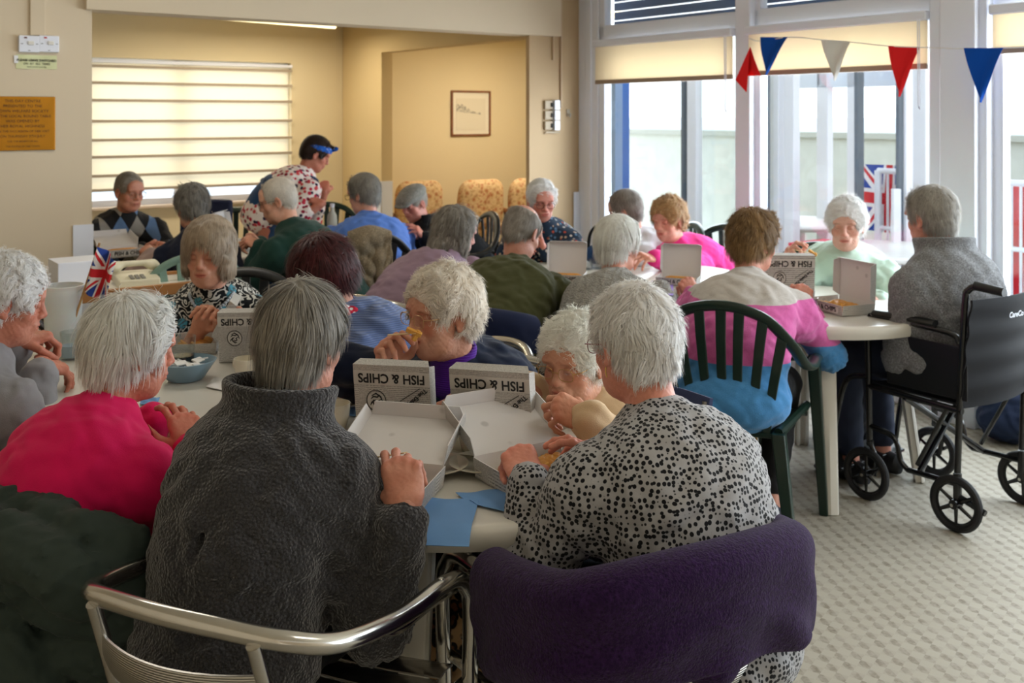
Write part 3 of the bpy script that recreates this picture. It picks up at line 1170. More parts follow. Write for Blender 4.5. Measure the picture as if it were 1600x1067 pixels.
# side wall of the room on the left and wall behind the camera
a6 = bpp(6.6)
slab('wall_side', a6, (a6[0] + UY * 9, a6[1] - UX * 9), 0, 2.75, -.1, M_WALL)
b6 = bpp(-.3)
rb = (wwp(-6.2)[0], wwp(-6.2)[1])
slab('wall_behind', (rb[0] - UX * 9, rb[1] - UY * 9), rb, 0, 2.75, -.1, M_WALL)
# back room
slab('wall_back_left', w1(2.95), w1(4.6), 0, 2.4, -.15, M_WALLY)
slab('wall_back_sill', w1(.52), w1(2.95), 0, .78, -.15, M_WALLY)
slab('wall_back_head', w1(.52), w1(2.95), 2.03, 2.4, -.15, M_WALLY)
slab('wall_back', w1(-2.85), w1(.52), 0, 2.4, -.15, M_WALLY)
slab('wall_back_side', w1(4.6), bpp(6.6), 0, 2.4, -.1, M_WALLY)
slab('wall_stub', w2(2.195), w2(2.96), 0, 2.4, -.11, wall_paint('tan_yellow_paint', '#d2bb8e'))
slab('wall_stub_beam', w2(0), w2(2.2), 2.11, 2.4, -.11, wall_paint('tan_yellow_paint_2', '#d2bb8e'))
slab('wall_recess', (.40, 7.85), w1(-2.85), 0, 2.4, -.08, M_WALLY)
# white corner guards
for i, (p, q, z) in enumerate(((bpp(3.455, -.006), bpp(3.56, -.006), .955), (bpp(-.02, -.008), bpp(.06, -.008), .98), (w2(2.19, -.006), w2(2.28, -.006), .96), (w2(2.186, .0), w2(2.186, .11), .96))):
    slab('trim_%d' % (i + 2), p, q, 0, z, .006, M_PVC)

# ---- back window with its roman blind
wf = MB()
def wbar(mb, s0, s1, z0, z1, th=.06, off=.06):
    a, b = w1(s0, off), w1(s1, off)
    mb.prism([a, b, w1(s1, off + th), w1(s0, off + th)][::-1], z0, z1)
for s0, s1, z0, z1 in ((.52, 2.95, .78, .84), (.52, 2.95, 1.97, 2.03), (.52, .58, .78, 2.03), (2.89, 2.95, .78, 2.03), (1.5, 1.58, .78, 2.03), (2.3, 2.36, .78, 2.03)):
    wbar(wf, s0, s1, z0, z1)
wo_ = wf.build('window_1', M_PVC, bevel=.006)
wo_['kind'] = 'structure'
sl_ = MB(); wbar(sl_, .46, 3.0, .765, .785, .2, -.06)
sl_.build('window_sill', plain('sill_paint', '#cdb9a4', .5), wo_)
gl = MB(); wbar(gl, .55, 2.92, .82, 2.0, .006, .09)
gl.build('pane', GLASS, wo_)
t = NT('blind_fabric')
tr = t.n('ShaderNodeBsdfTranslucent', {0: srgb('#f3e8cc')})
df = t.n('ShaderNodeBsdfDiffuse', {0: srgb('#f0e6cf')})
t.t.links.new(t.n('ShaderNodeMixShader', {0: .6, 1: tr, 2: df}).outputs[0], t.out.inputs[0])
M_BLIND = t.m
bl = thing('roman_blind', 'cream roman blind with seven brown battens over the back room window', 'blind', (*w1(1.7, -.02), .94))
bl_o = Vector(bl.location)
def bpt(s, z, off): q = w1(s, off); return Vector((q[0], q[1], z)) - bl_o
zs = [1.985, 1.957, 1.818, 1.673, 1.50, 1.344, 1.204, 1.048, .93]
fb = MB()
NS = 24
def fab(u, v):
    i = min(int(v * 8), 7); k = v * 8 - i
    z = zs[i] * (1 - k) + zs[i + 1] * k
    return bpt(.56 + u * 2.36, z, -.03 + .012 * math.sin(math.pi * k))
fb.sheet(fab, 4, 64)
fb.build('fabric', M_BLIND, bl)
for z in zs[1:]:
    b_ = MB()
    q = [bpt(.53, z, -.045), bpt(2.94, z, -.045), bpt(2.94, z, -.032), bpt(.53, z, -.032)]
    b_.prism([(p.x, p.y) for p in q][::-1], z - .94 - .012, z - .94 + .012)
    b_.build('batten', plain('batten_taupe', '#a99a86', .6), bl)
b_ = MB()
q = [bpt(.53, 2, -.05), bpt(2.94, 2, -.05), bpt(2.94, 2, .01), bpt(.53, 2, .01)]
b_.prism([(p.x, p.y) for p in q][::-1], 1.985 - .94, 2.01 - .94)
b_.build('head_rail', M_PVC, bl)
# daylight on the outside of the back window
ld = bpy.data.lights.new('back_window_daylight', 'AREA')
ld.shape, ld.size, ld.size_y, ld.energy, ld.color = 'RECTANGLE', 2.6, 1.4, 26, (1, .97, .9)
o = bpy.data.objects.new('back_window_daylight', ld)
C.objects.link(o)
q = w1(1.7, .9)
o.location = (q[0], q[1], 1.6)
o.rotation_euler = Vector((UY, -UX, -.1)).to_track_quat('-Z', 'Y').to_euler()

# ---- fluorescent batten light in the back room
fa, fb_ = Vector((-2.78, 7.6, 2.36)), Vector((-1.55, 8.96, 2.36))
fl_ = thing('ceiling_light', 'long lit fluorescent tube light on the back room ceiling', 'light', (fa + fb_) / 2)
u = (fb_ - fa).normalized()
rz_ = math.atan2(u.y, u.x)
L_ = (fb_ - fa).length
fl_.rotation_euler = (0, 0, rz_)
MB().box((0, 0, .018), (L_ + .06, .07, .045)).build('casing', M_PVC2, fl_, bevel=.004)
tm = NT('lit_tube')
tm.P(col=(1, .9, .6), emis=(1.0, .84, .48), estr=2.6)
MB().tube([(-L_ / 2, 0, -.03), (L_ / 2, 0, -.03)], .024, 12).build('tube', tm.m, fl_)
lamp('fluorescent_glow', ((fa + fb_) / 2) - Vector((0, 0, .08)), L_, .06, 26, (1.0, .88, .68), rz_)
lamp('recess_glow', (0.35, 9.6, 2.32), .8, .3, 34, (1.0, .88, .68), RU)
rl = thing('ceiling_light', 'lit lamp at the edge of the recess ceiling above the pillar', 'light', (*w2(.3, .9), 2.36), RU)
MB().box((0, 0, .0), (.5, .1, .05)).build('diffuser', tm.m, rl, bevel=.01)
lamp('main_room_fill', (-1.6, 4.2, 2.7), 1.2, .3, 12, (1.0, .93, .82), RU)  # this and the next: unseen fill lights added below the main ceiling
lamp('main_room_fill', (1.2, 1.6, 2.7), 1.2, .3, 8, (1.0, .95, .88), RU)

# ---- window wall (the glazed wall towards the sea)
fr = MB()
def wseg(mb, t0, t1, z0, z1, off=0.0, th=.07):
    mb.prism([wwp(t0, off), wwp(t1, off), wwp(t1, off + th), wwp(t0, off + th)][::-1], z0, z1)
def wt(px, off=0.0):
    k = (px - 800) / FPX
    x0, y0 = WW0[0] + UX * off, WW0[1] + UY * off
    return (x0 - k * y0) / (UY + UX * k)
T0, T1, T2 = wt(940), wt(1168), .12
def window(n, ta, tb, fan=True):
    """ta left end, tb right end; frame, transom, bottom panel and panes of one bay"""
    f = MB()
    for z0, z1 in ((0, .1), (.42, .5), (2.09, 2.2), (2.69, 2.75)): wseg(f, ta, tb, z0, z1)
    wseg(f, ta, ta + .06 * (1 if tb > ta else -1), 0, 2.75); wseg(f, tb, tb - .06 * (1 if tb > ta else -1), 0, 2.75)
    o = f.build('window_%d' % n, M_PVC, bevel=.008)
    o['kind'] = 'structure'
    p = MB(); wseg(p, ta, tb, .08, .44, .02, .03); p.build('bottom_panel', M_PVC, o)
    g = MB(); wseg(g, ta, tb, .48, 2.1, .03, .004); g.build('pane', GLASS, o)
    g = MB(); wseg(g, ta, tb, 2.18, 2.7, .03, .004); g.build('pane', GLASS, o)
    return o
window(2, T0 + .03, T1 + .04)
window(3, T1 - .04, T2)
window(4, -.16, -1.6)
window(5, -1.66, -3.1)
window(6, -3.16, -4.6)
window(7, -4.66, -6.15)
f = MB(); wseg(f, wt(905), T0 + .03, 0, 2.75, -.01, .12); f.build('trim_8', M_PVC, bevel=.01)['kind'] = 'structure'
f = MB(); wseg(f, wt(918), wt(926), 0, 2.75, -.02, .02); f.build('trim_9', M_PVC, bevel=.004)['kind'] = 'structure'
f = MB(); wseg(f, T1 - .06, T1 + .06, 0, 2.75, -.05, .15); f.build('trim_10', M_PVC, bevel=.01)['kind'] = 'structure'
f = MB(); wseg(f, -.17, .14, 0, 2.75, -.06, .2); wseg(f, -.13, .06, 0, 2.75, -.1, .05); f.build('trim_11', M_PVC, bevel=.008)['kind'] = 'structure'
# blue boarding behind the fanlights
nb = MB()
for k in range(8): wseg(nb, T0 + .2, .3, 2.2 + k * .07, 2.26 + k * .07, .3, .02)
nb.build('trim_12', M_NAVY)['kind'] = 'structure'
# roller blinds
t = NT('roller_fabric')
t.t.links.new(t.n('ShaderNodeMixShader', {0: .55, 1: t.n('ShaderNodeBsdfTranslucent', {0: srgb('#efe2cb')}), 2: t.n('ShaderNodeBsdfDiffuse', {0: srgb('#f0e5d0')})}).outputs[0], t.out.inputs[0])
M_RB = t.m
def roller(label, ta, tb, z1, z0):
    r = thing('roller_blind', label, 'blind', (*wwp((ta + tb) / 2, -.05), z0), 0, 'cream roller blinds over the glazed wall')
    ro = Vector(r.location)
    def sh_(name, t0, t1, za, zb, off, th, m, bev=0):
        x = MB()
        x.prism([tuple(Vector(wwp(a, o_)) - ro.xy) for a, o_ in ((t0, off), (t1, off), (t1, off + th), (t0, off + th))][::-1], za - z0, zb - z0)
        return x.build(name, m, r, bevel=bev)
    sh_('cassette', ta + .01, tb - .01, z1 - .005, z1 + .045, -.09, .06, M_PVC, .01)
    sh_('fabric', ta, tb, z0 + .01, z1, -.06, .006, M_RB)
    sh_('bottom_bar', ta, tb, z0 - .012, z0 + .018, -.065, .016, plain('bar_brown', '#9c8672', .5), .004)
    a = Vector(wwp(tb + .03, -.1)) - ro.xy
    MB().tube([(a.x, a.y, z1 - z0), (a.x + .004, a.y, -.2), (a.x + .012, a.y, -.22), (a.x + .01, a.y, z1 - z0)], .003, 6).build('pull_cord', M_PVC, r)
roller('cream roller blind above the left window pane, near the pillar', T0 + .0, T1 + .07, 2.045, 1.785)
roller('cream roller blind behind the bunting, above the doors', T1 - .06, T2 + .03, 2.045, 1.80)
roller('cream roller blind at the right edge beyond the wide white post', -.2, -1.55, 2.045, 1.86)

# ================================================================= outside
t = NT('sea_water')
t.P(col=srgb('#c9d6dc'), rough=.35, nor=t.bump(t.noise(.8, 4.0).outputs[0], .3, .3))
MB().prism([(-400, 60), (2600, 60), (2600, 2600), (-400, 2600)], -5.2, -5.0).build('sea', t.m)['kind'] = 'structure'
MB().prism([wwp(-8, .12), wwp(5, .12), wwp(5, 5.5), wwp(-8, 5.5)][::-1], -.3, -.06).build('terrace', plain('terrace_paving', '#d6d2cc', .8, var=.1))['kind'] = 'structure'
# porch beyond the glass: white framed doors and a blue post
def opost(name, px, w_, off, z0, z1, m, th=.08, label=None, cat='post'):
    t_ = wt(px, off)
    x = MB(); wseg(x, t_ - w_ / 2, t_ + w_ / 2, z0, z1, off, th)
    o = x.build(name, m, bevel=.006)
    o['kind'] = 'structure'
    return o
k = 13
for px, w_, off, z1, m in ((958, .05, .5, 2.1, plain('grey_blue', '#7d97b8', .5)), (967, .085, .7, 2.1, M_BLUE), (1066, .035, 1.2, 2.3, plain('dark_grey_frame', '#55606a', .5)), (1080, .1, 1.2, 2.3, M_PVC2),
                           (1190, .03, .9, 2.3, plain('dark_grey_frame', '#55606a', .5)), (1208, .1, 1.3, 2.3, M_PVC2), (1232, .09, 1.3, 2.3, M_PVC2), (1284, .11, 2.2, 2.4, M_PVC2), (1332, .11, 2.2, 2.4, M_PVC2), (1408, .08, 1.4, 2.3, M_PVC2), (1432, .14, 1.6, 2.3, M_PVC2), (1337, .03, 1.3, 2.3, plain('dark_grey_frame', '#55606a', .5)), (1402, .03, 1.35, 2.3, plain('dark_grey_frame', '#55606a', .5))):
    opost('trim_%d' % k, px, w_, off, -.05, z1, m); k += 1
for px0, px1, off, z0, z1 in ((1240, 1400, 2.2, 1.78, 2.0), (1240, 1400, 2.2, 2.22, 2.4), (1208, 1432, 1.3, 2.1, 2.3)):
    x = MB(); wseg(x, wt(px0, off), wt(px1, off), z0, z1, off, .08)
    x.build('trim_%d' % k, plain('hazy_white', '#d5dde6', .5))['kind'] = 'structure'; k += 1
# blue fascia above the porch and a brick pier
x = MB(); wseg(x, wt(1310, 1.9), wt(1480, 1.9), 2.0, 2.12, 1.9, .1); x.build('trim_%d' % k, M_BLUE)['kind'] = 'structure'; k += 1
t = NT('brickwork')
br = t.n('ShaderNodeTexBrick', {'Vector': t.map((1, 1, 1), (math.pi / 2, 0, 0)), 'Color1': srgb('#b5654a') + (1,), 'Color2': srgb('#c4785a') + (1,), 'Mortar': srgb('#cfc4b8') + (1,), 'Scale': 1.0, 'Brick Width': .22, 'Row Height': .075, 'Mortar Size': .008})
t.P(col=br.outputs[0], rough=.85)
opost('trim_%d' % k, 1459, .1, 2.2, -.05, 2.1, t.m, .2)
# low wall and planting bank seen through the left panes
x = MB(); wseg(x, 1.2, 13, -.1, 1.3, 4.6, .4); x.build('wall_garden', plain('pale_render', '#ccd2ca', .9, var=.06))['kind'] = 'structure'
x = MB(); wseg(x, 1.2, 13, 1.3, 1.36, 4.55, .5); x.build('trim_coping', plain('coping', '#b8bdb4', .9))['kind'] = 'structure'
# porch glazing side pane standing inside the porch
x = MB(); wseg(x, wt(1070, 1.24), wt(1208, 1.24), .1, 2.2, 1.24, .005); x.build('window_porch', GLASS)['kind'] = 'structure'

# railing: top rail, mid rail, balusters
def railing(label, off, pa, pb, z1=1.12, n=9):
    ta, tb = wt(pa, off), wt(pb, off)
    o = wwp((ta + tb) / 2, off)
    r = thing('railing', label, 'railing', (*o, -.06), 0, 'white railings on the terrace')
    ro = Vector(r.location)
    def P_(t_, z): q = wwp(t_, off); return Vector((q[0], q[1], z)) - ro
    m = plain('white_steel', '#dcdee2', .4)
    MB().tube([P_(ta, z1), P_(tb, z1)], .022, 10).build('top_rail', m, r)
    MB().tube([P_(ta, z1 - .42), P_(tb, z1 - .42)], .016, 10).build('mid_rail', m, r)
    MB().tube([P_(ta, .1), P_(tb, .1)], .016, 10).build('bottom_rail', m, r)
    for i in range(n):
        t_ = ta + (tb - ta) * i / (n - 1)
        big = i in (0, n - 1)
        MB().tube([P_(t_, -.06 if big else .1), P_(t_, z1)], .028 if big else .01, 8).build('post' if big else 'baluster', m, r)
railing('white railing beyond the doors, left of the wide white post', 1.75, 1372, 1418, 1.14, 4)
railing('white railing outside at the right edge of the picture', 1.5, 1552, 1720, 1.12, 12)
MB().box((*wwp(wt(1400, 1.3), 1.3), .5), (.05, .05, 1.1)).build('trim_gatepost', M_PVC2)['kind'] = 'structure'

# flags on the railings
def union_mat(name, sx, sy):
    """flag lying in object XZ, sx wide, sy high, centred"""
    t = NT(name)
    s_ = t.sep()
    x = t.math('DIVIDE', s_.outputs[0], sx / 2); z = t.math('DIVIDE', s_.outputs[2], sy / 2)
    ax, az = t.math('ABSOLUTE', x), t.math('ABSOLUTE', z)
    dg = t.math('ABSOLUTE', t.math('SUBTRACT', ax, az))
    wd = t.math('LESS_THAN', dg, .24)
    rd = t.math('LESS_THAN', t.math('ABSOLUTE', t.math('ADD', t.math('SUBTRACT', ax, az), .06)), .075)
    wc = t.math('LESS_THAN', t.math('MINIMUM', ax, t.math('MULTIPLY', az, .6)), .17)
    rc = t.math('LESS_THAN', t.math('MINIMUM', ax, t.math('MULTIPLY', az, .6)), .1)
    c = t.mix(wd, srgb('#1c3f96'), srgb('#eceaea'))
    c = t.mix(rd, c, srgb('#d0202c'))
    c = t.mix(wc, c, srgb('#eceaea'))
    c = t.mix(rc, c, srgb('#d0202c'))
    t.P(col=c, rough=.8)
    return t.m
def flag(label, loc, rz, w_, h_, group=None, wav=.02):
    x = MB().sheet(lambda u, v: (w_ * (u - .5), wav * math.sin(u * 9 + v * 3), h_ * (v - .5)), 16, 10, .002)
    o = x.build('union_flag', union_mat('union_flag_cloth', w_, h_))
    o.location = loc; o.rotation_euler = (0, 0, rz)
    return tag(o, label, 'flag', group)
RW = math.atan2(UX, -UY)
def onwall(px, off, z): q = wwp(wt(px, off), off); return (q[0], q[1], z)
flag('union flag hung on the railing between the mint hoodie and the grey fleece', onwall(1388, 1.82, .93), RW + math.pi, .5, .5)
flag('union flag hung low on the railing beside the mint hoodie sleeve', onwall(1378, 1.84, .32), RW + math.pi, .5, .45)
flag('large union flag hung behind the railing at the right edge', onwall(1590, 1.6, .72), RW + math.pi, .9, .8)

def patio_table(label, px, off, z=.72):
    q = onwall(px, off, -.06)
    r = thing('patio_table', label, 'table', q)
    MB().lathe([(.0, z - .02), (.4, z - .02), (.46, z), (.47, z + .015), (.45, z + .03), (0, z + .03)], 28).build('table_top', M_WHITEP, r)
    MB().lathe([(.03, .0), (.03, z)], 12).build('pole', M_WHITEP, r)
    MB().lathe([(.25, 0), (.24, .03), (.05, .06)], 20).build('base', M_WHITEP, r)
patio_table('white round patio table outside behind the mint hoodie', 1385, .95)
patio_table('white patio table outside the left door panes', 1252, 1.9)
# red chair shape added outside where the flags reflect red in the glass
x = MB().box((0, 0, .45), (.4, .1, .5)).box((0, -.2, .2), (.4, .4, .06))
for sx in (-.17, .17):
    for sy in (-.36, -.04): x.tube([(sx, sy, 0), (sx, sy, .2)], .015, 8)
o = x.build('red_reflection_chair', plain('reflection_red', '#c8333f', .7), bevel=.015)
o.location = onwall(1268, 1.2, -.06); o.rotation_euler = (0, 0, RU)
tag(o, 'red chair shape added for the flag reflection outside, left of the mint hoodie', 'chair')

# ================================================================= on the walls
def on_left(px, py, off=-.01):
    k_ = (px - 800) / FPX
    s_ = (BP0[0] - k_ * BP0[1]) / (UX - k_ * UY)
    q = bpp(s_, off)
    return Vector((q[0], q[1], CAMH - (py - HOR) / FPX * q[1]))
def wall_thing(name, label, cat, px, py, group=None, off=0.0):
    return thing(name, label, cat, on_left(px, py, off), RU, group)      # local x along the wall, -y into the room
def TM(x, y, z): return Matrix.Translation((x, y, z)) @ Matrix.Rotation(math.pi / 2, 4, 'X')
INK = plain('black_ink', '#1b1b1b', .7)
for px, col, lab in ((44, '#5a2020', 'left of the two white heater switches, dark indicator'), (75, '#c02028', 'right of the two white heater switches, red indicator')):
    r = wall_thing('wall_switch', lab, 'switch', px, 69, 'heater switches on the left wall')
    MB().box((0, -.014, 0), (.1, .028, .088)).build('plate', M_PVC, r, bevel=.004)
    MB().box((-.018, -.03, .032), (.014, .004, .007)).build('indicator', plain('ind' + col, col, .3), r)
    MB().box((.008, -.032, .004), (.03, .008, .02)).build('rocker', M_WHITEP, r, bevel=.003)
    for dx, dz in ((-.035, .0), (.038, 0), (.0, -.035)): MB().box((dx, -.029, dz), (.01, .001, .003)).build('marking', INK, r)
r = wall_thing('trunking', 'narrow painted cable trunking above the two switches', 'trunking', 58, 22)
MB().box((0, -.008, .12), (.075, .018, .47)).build('cover', M_WALL, r, bevel=.004)
r = wall_thing('paper_notice', 'creased yellow green paper notice taped below the switches', 'sign', 57, 97)
MB().sheet(lambda u, v: ((u - .5) * .2, -.003 - .003 * math.sin(u * 8), (v - .5) * .075), 10, 3).build('paper', plain('notice_paper', '#d9dcae', .7), r)
MB().box((-.1, -.006, .012), (.02, .002, .04)).build('tape', M_PVC2, r)
text_mesh('lettering', 'PLEASE LEAVE SWITCHED', .017, INK, r, TM(0, -.0075, .008), bold=True)
text_mesh('lettering', 'ON  AT  ALL  TIMES', .015, INK, r, TM(0, -.0075, -.01))
text_mesh('lettering', 'thank you for your help', .01, INK, r, TM(0, -.0075, -.026))
t = NT('engraved_brass')
nz = t.noise(5, 3.0)
t.P(col=t.mix(nz.outputs[0], srgb('#8a5a14'), srgb('#c98a28')), rough=.35, metal=.85)
r = wall_thing('brass_plaque', 'engraved brass plaque on the left wall at the picture edge', 'plaque', 35, 193)
MB().box((0, -.006, 0), (.32, .012, .285)).build('plate', t.m, r, bevel=.003)
for i, (s_, sz) in enumerate((('THIS DAY CENTRE', .021), ('PRESENTED TO THE', .021), ('TOWN WELFARE SOCIETY', .021), ('BY THE LOCAL ROUND TABLE', .02), ('WAS OPENED BY', .021), ('HER ROYAL HIGHNESS', .021), ('ON THE OCCASION OF HER VISIT', .017), ('ON THURSDAY 5TH JULY', .019), ('FOR THE BENEFIT OF ALL', .013), ('THE PEOPLE OF THE TOWN', .013))):
    text_mesh('engraving', s_, sz, plain('engraved_brown', '#3a2208', .7), r, TM(0, -.0125, .118 - i * .0265))
for sx in (-1, 1):
    for sz in (-1, 1):
        MB().lathe([(.0, .003), (.003, .002), (.004, 0)], 8).build('screw', t.m, r).location = (sx * .148, -.013, sz * .13)
# pillar switches and trunking
r = wall_thing('switch_stack', 'three stacked grey light switches on the tan pillar', 'switch', 861, 180)
for i in (-1, 0, 1):
    MB().box((.03, -.02, i * .075), (.05, .04, .07)).build('switch', M_PVC, r, bevel=.004)
    MB().box((-.035, -.012, i * .075), (.07, .02, .062)).build('plate', plain('tan_plate', '#a8977e', .5), r, bevel=.003)
    MB().box((-.01, -.026, i * .075), (.014, .012, .03)).build('rocker', INK, r)
MB().box((0, -.012, -.125), (.13, .02, .012)).build('ledge', plain('tan_plate', '#a8977e', .5), r)
r = wall_thing('trunking', 'two thin painted pipes running down the tan pillar', 'trunking', 873, 120)
MB().box((-.06, -.01, .42), (.012, .016, .6)).box((.015, -.01, .25), (.014, .016, .95)).build('pipes', plain('pipe_paint', '#c4ab8e', .6), r, bevel=.003)
r = wall_thing('wall_hook', 'small clear plastic hook on the tan pillar right of the switches', 'hook', 887, 176)
MB().box((0, -.004, 0), (.03, .008, .05)).tube([(0, -.008, -.01), (0, -.03, -.03), (0, -.035, -.005)], .006, 8).build('hook', plain('clear_plastic', '#b0a595', .2), r)

# framed drawing on the far wall of the recess
k_ = (735 - 800) / FPX
s_ = (CO[0] - k_ * CO[1]) / (UX - k_ * UY)
q = w1(s_, -.0)
r = thing('framed_picture', 'small framed pencil landscape drawing on the cream wall', 'picture', (q[0], q[1], CAMH + 3 / FPX * q[1]), RU)
pw, ph = .235, .235
MB().box((-pw, -.012, 0), (.02, .022, ph * 2)).box((pw, -.012, 0), (.02, .022, ph * 2)).box((0, -.012, ph - .01), (pw * 2, .022, .02)).box((0, -.012, -ph + .01), (pw * 2, .022, .02)).build('frame', plain('brown_wood', '#7a4a2c', .5), r, bevel=.003)
MB().box((0, -.006, 0), (pw * 2 - .02, .006, ph * 2 - .02)).build('mount', plain('mount_card', '#e8e2d2', .8), r)
t = NT('pencil_drawing')
s3 = t.sep()
hill = t.math('ADD', t.math('MULTIPLY', s3.outputs[0], -.45), t.math('MULTIPLY', t.math('SUBTRACT', t.noise(14, 3.0).outputs[0], .5), .12))
msk = t.math('MULTIPLY', t.math('LESS_THAN', t.math('SUBTRACT', s3.outputs[2], hill), .03), t.math('GREATER_THAN', s3.outputs[2], t.math('MULTIPLY', s3.outputs[0], -.1)))
ink = t.math('MULTIPLY', msk, t.ramp(t.noise(60, 4.0, .7).outputs[0], [(.42, (0, 0, 0)), (.6, (1, 1, 1))]))
t.P(col=t.mix(t.math('MULTIPLY', ink, .75), srgb('#dfd8c6'), srgb('#4c4a48')), rough=.8)
MB().box((0, -.011, -.01), (.36, .004, .33)).build('drawing', t.m, r)

# ---- bunting along the glazed wall
M_STR = plain('white_cord', '#d8d8d8', .8)
bz_pts = [(1171, 60, 5.98), (1187, 64, 5.93), (1235, 58, 5.8), (1283, 62, 5.65), (1332, 66, 5.55), (1388, 72, 5.42), (1440, 74, 5.2), (1506, 76, 4.9), (1568, 75, 4.74), (1640, 72, 4.55)]
mb = MB().tube(spline([at(a, b, c) for a, b, c in bz_pts], 5), .003, 6)
tag(mb.build('bunting_string', M_STR), 'white string of the bunting stretched in front of the glazed wall', 'string')
def pennant(label, a, b, tip, hexc, mid=None, bow=.012):
    A, B, T = at(*a), at(*b), at(*tip)
    Cn = Vector((-UX, -UY, 0))
    def fn(u, v):
        e = A.lerp(B, u)
        p = e.lerp(T, v)
        return p + Cn * (bow * math.sin(u * 7 + v * 4) * (1 - v * .4))
    x = MB().sheet(fn, 10, 10, .0015)
    o = x.build('pennant', plain('pennant_' + hexc.strip('#'), hexc, .7, bump=.15, bscale=40, spec=.1))
    tag(o, label, 'pennant', 'pennants of the bunting')
pennant('royal blue pennant, nearest to the twisted red one', (1188, 58, 5.92), (1232, 58, 5.8), (1197, 117, 5.9), '#134a9e')
pennant('thin white see-through pennant of the bunting', (1283, 62, 5.65), (1330, 66, 5.55), (1304, 126, 5.6), '#dcdad6')
pennant('flat red pennant between the white one and the post', (1388, 72, 5.42), (1439, 74, 5.3), (1405, 151, 5.35), '#e0262a')
pennant('large blue pennant hanging in front of the wide white post', (1506, 75, 4.88), (1569, 75, 4.72), (1532, 160, 4.8), '#0e4cae')
# the twisted red one, folded over
A_, B_ = at(1172, 74, 5.95), at(1176, 76, 5.93)
x = MB()
x.add([at(1172, 73, 5.95), at(1149, 125, 5.93), at(1166, 144, 5.86), at(1167, 118, 5.95), at(1188, 118, 5.84), at(1178, 92, 5.9)], [(0, 1, 2), (0, 2, 3), (0, 3, 4, 5)])
x.v += [tuple(Vector(p) + Vector((UX, UY, 0)) * .004) for p in x.v]
x.f += [tuple(6 + i for i in reversed(q)) for q in x.f[:3]]; x.m += [0] * 3
tag(x.build('pennant', plain('pennant_e0262a', '#e0262a', .7)), 'twisted and folded red pennant at the left end of the bunting', 'pennant', 'pennants of the bunting')
# ================================================================= furniture
M_GREEN = plain('dark_green_plastic', '#10281f', .3, spec=.5)
M_GREEN2 = plain('olive_green_plastic', '#2b3a2a', .35)
M_TABLE = plain('white_table_plastic', '#d9d5cc', .3, var=.03, spec=.5)


def round_table(label, cx, cy, R, rz=0.3, group='white round plastic dining tables', legs=4, zt=.74):
    r = thing('round_table', label, 'table', (cx, cy, 0), rz, group)
    MB().lathe([(0, zt - .016), (R - .06, zt - .016), (R - .035, zt - .05), (R - .012, zt - .05), (R - .002, zt - .03), (R, zt - .01), (R - .008, zt), (R - .02, zt + .002), (R - .035, zt), (0, zt)], 64).build('table_top', M_TABLE, r, sharp=50)
    for k in range(legs):
        a = 2 * math.pi * k / legs + .6
        c_, s_ = math.cos(a), math.sin(a)
        x = MB()
        x.M = Matrix.Rotation(a, 4, 'Z')
        q = R * .72
        x.sheet(lambda u, v: (q - .05 + v * .1 + .0 + (.012 if .25 < u < .75 else 0), (u - .5) * (.07 - .02 * v), (zt - .03) * (1 - v)), 8, 6, .03)
        x.build('leg', M_TABLE, r, bevel=.004)
    return r


TA = (-.13, 2.53, .53)
TB = (-1.12, 3.32, .71)
TCc = (-1.78, 6.25, .5)
TDd = (1.3, 4.4, .5)
TG = (-1.02, 6.85, .42)
tA = round_table('near white round table under the fish and chips boxes', TA[0], TA[1], TA[2], -.79)
tB = round_table('white round table with the jug and blue bowl', TB[0], TB[1], TB[2], .2)
tD = round_table('white round table between the striped jumper and the wheelchair', TDd[0], TDd[1], TDd[2], -.75)
tC = round_table('table between the argyle jumper and the green jumper at the back', TCc[0], TCc[1], TCc[2], .4)
tG = round_table('far table by the blue shirt, with the clear bottle on it', TG[0], TG[1], TG[2], .1)
r = thing('oval_table', 'white table between the cable knit jumper and the pink cardigan', 'table', (.5, 5.25, 0), 0, 'white round plastic dining tables')
x = MB(); x.M = Matrix.Diagonal((.68, .46, 1, 1))
x.lathe([(0, .724), (.93, .724), (.97, .69), (1, .71), (1, .735), (.97, .74), (0, .74)], 48)
x.build('table_top', M_TABLE, r)
for sx in (-.46, .46):
    for sy in (-.28, .28): MB().tube([(sx, sy, .72), (sx * 1.08, sy * 1.08, 0)], [.03, .022], 10).build('leg', M_TABLE, r)


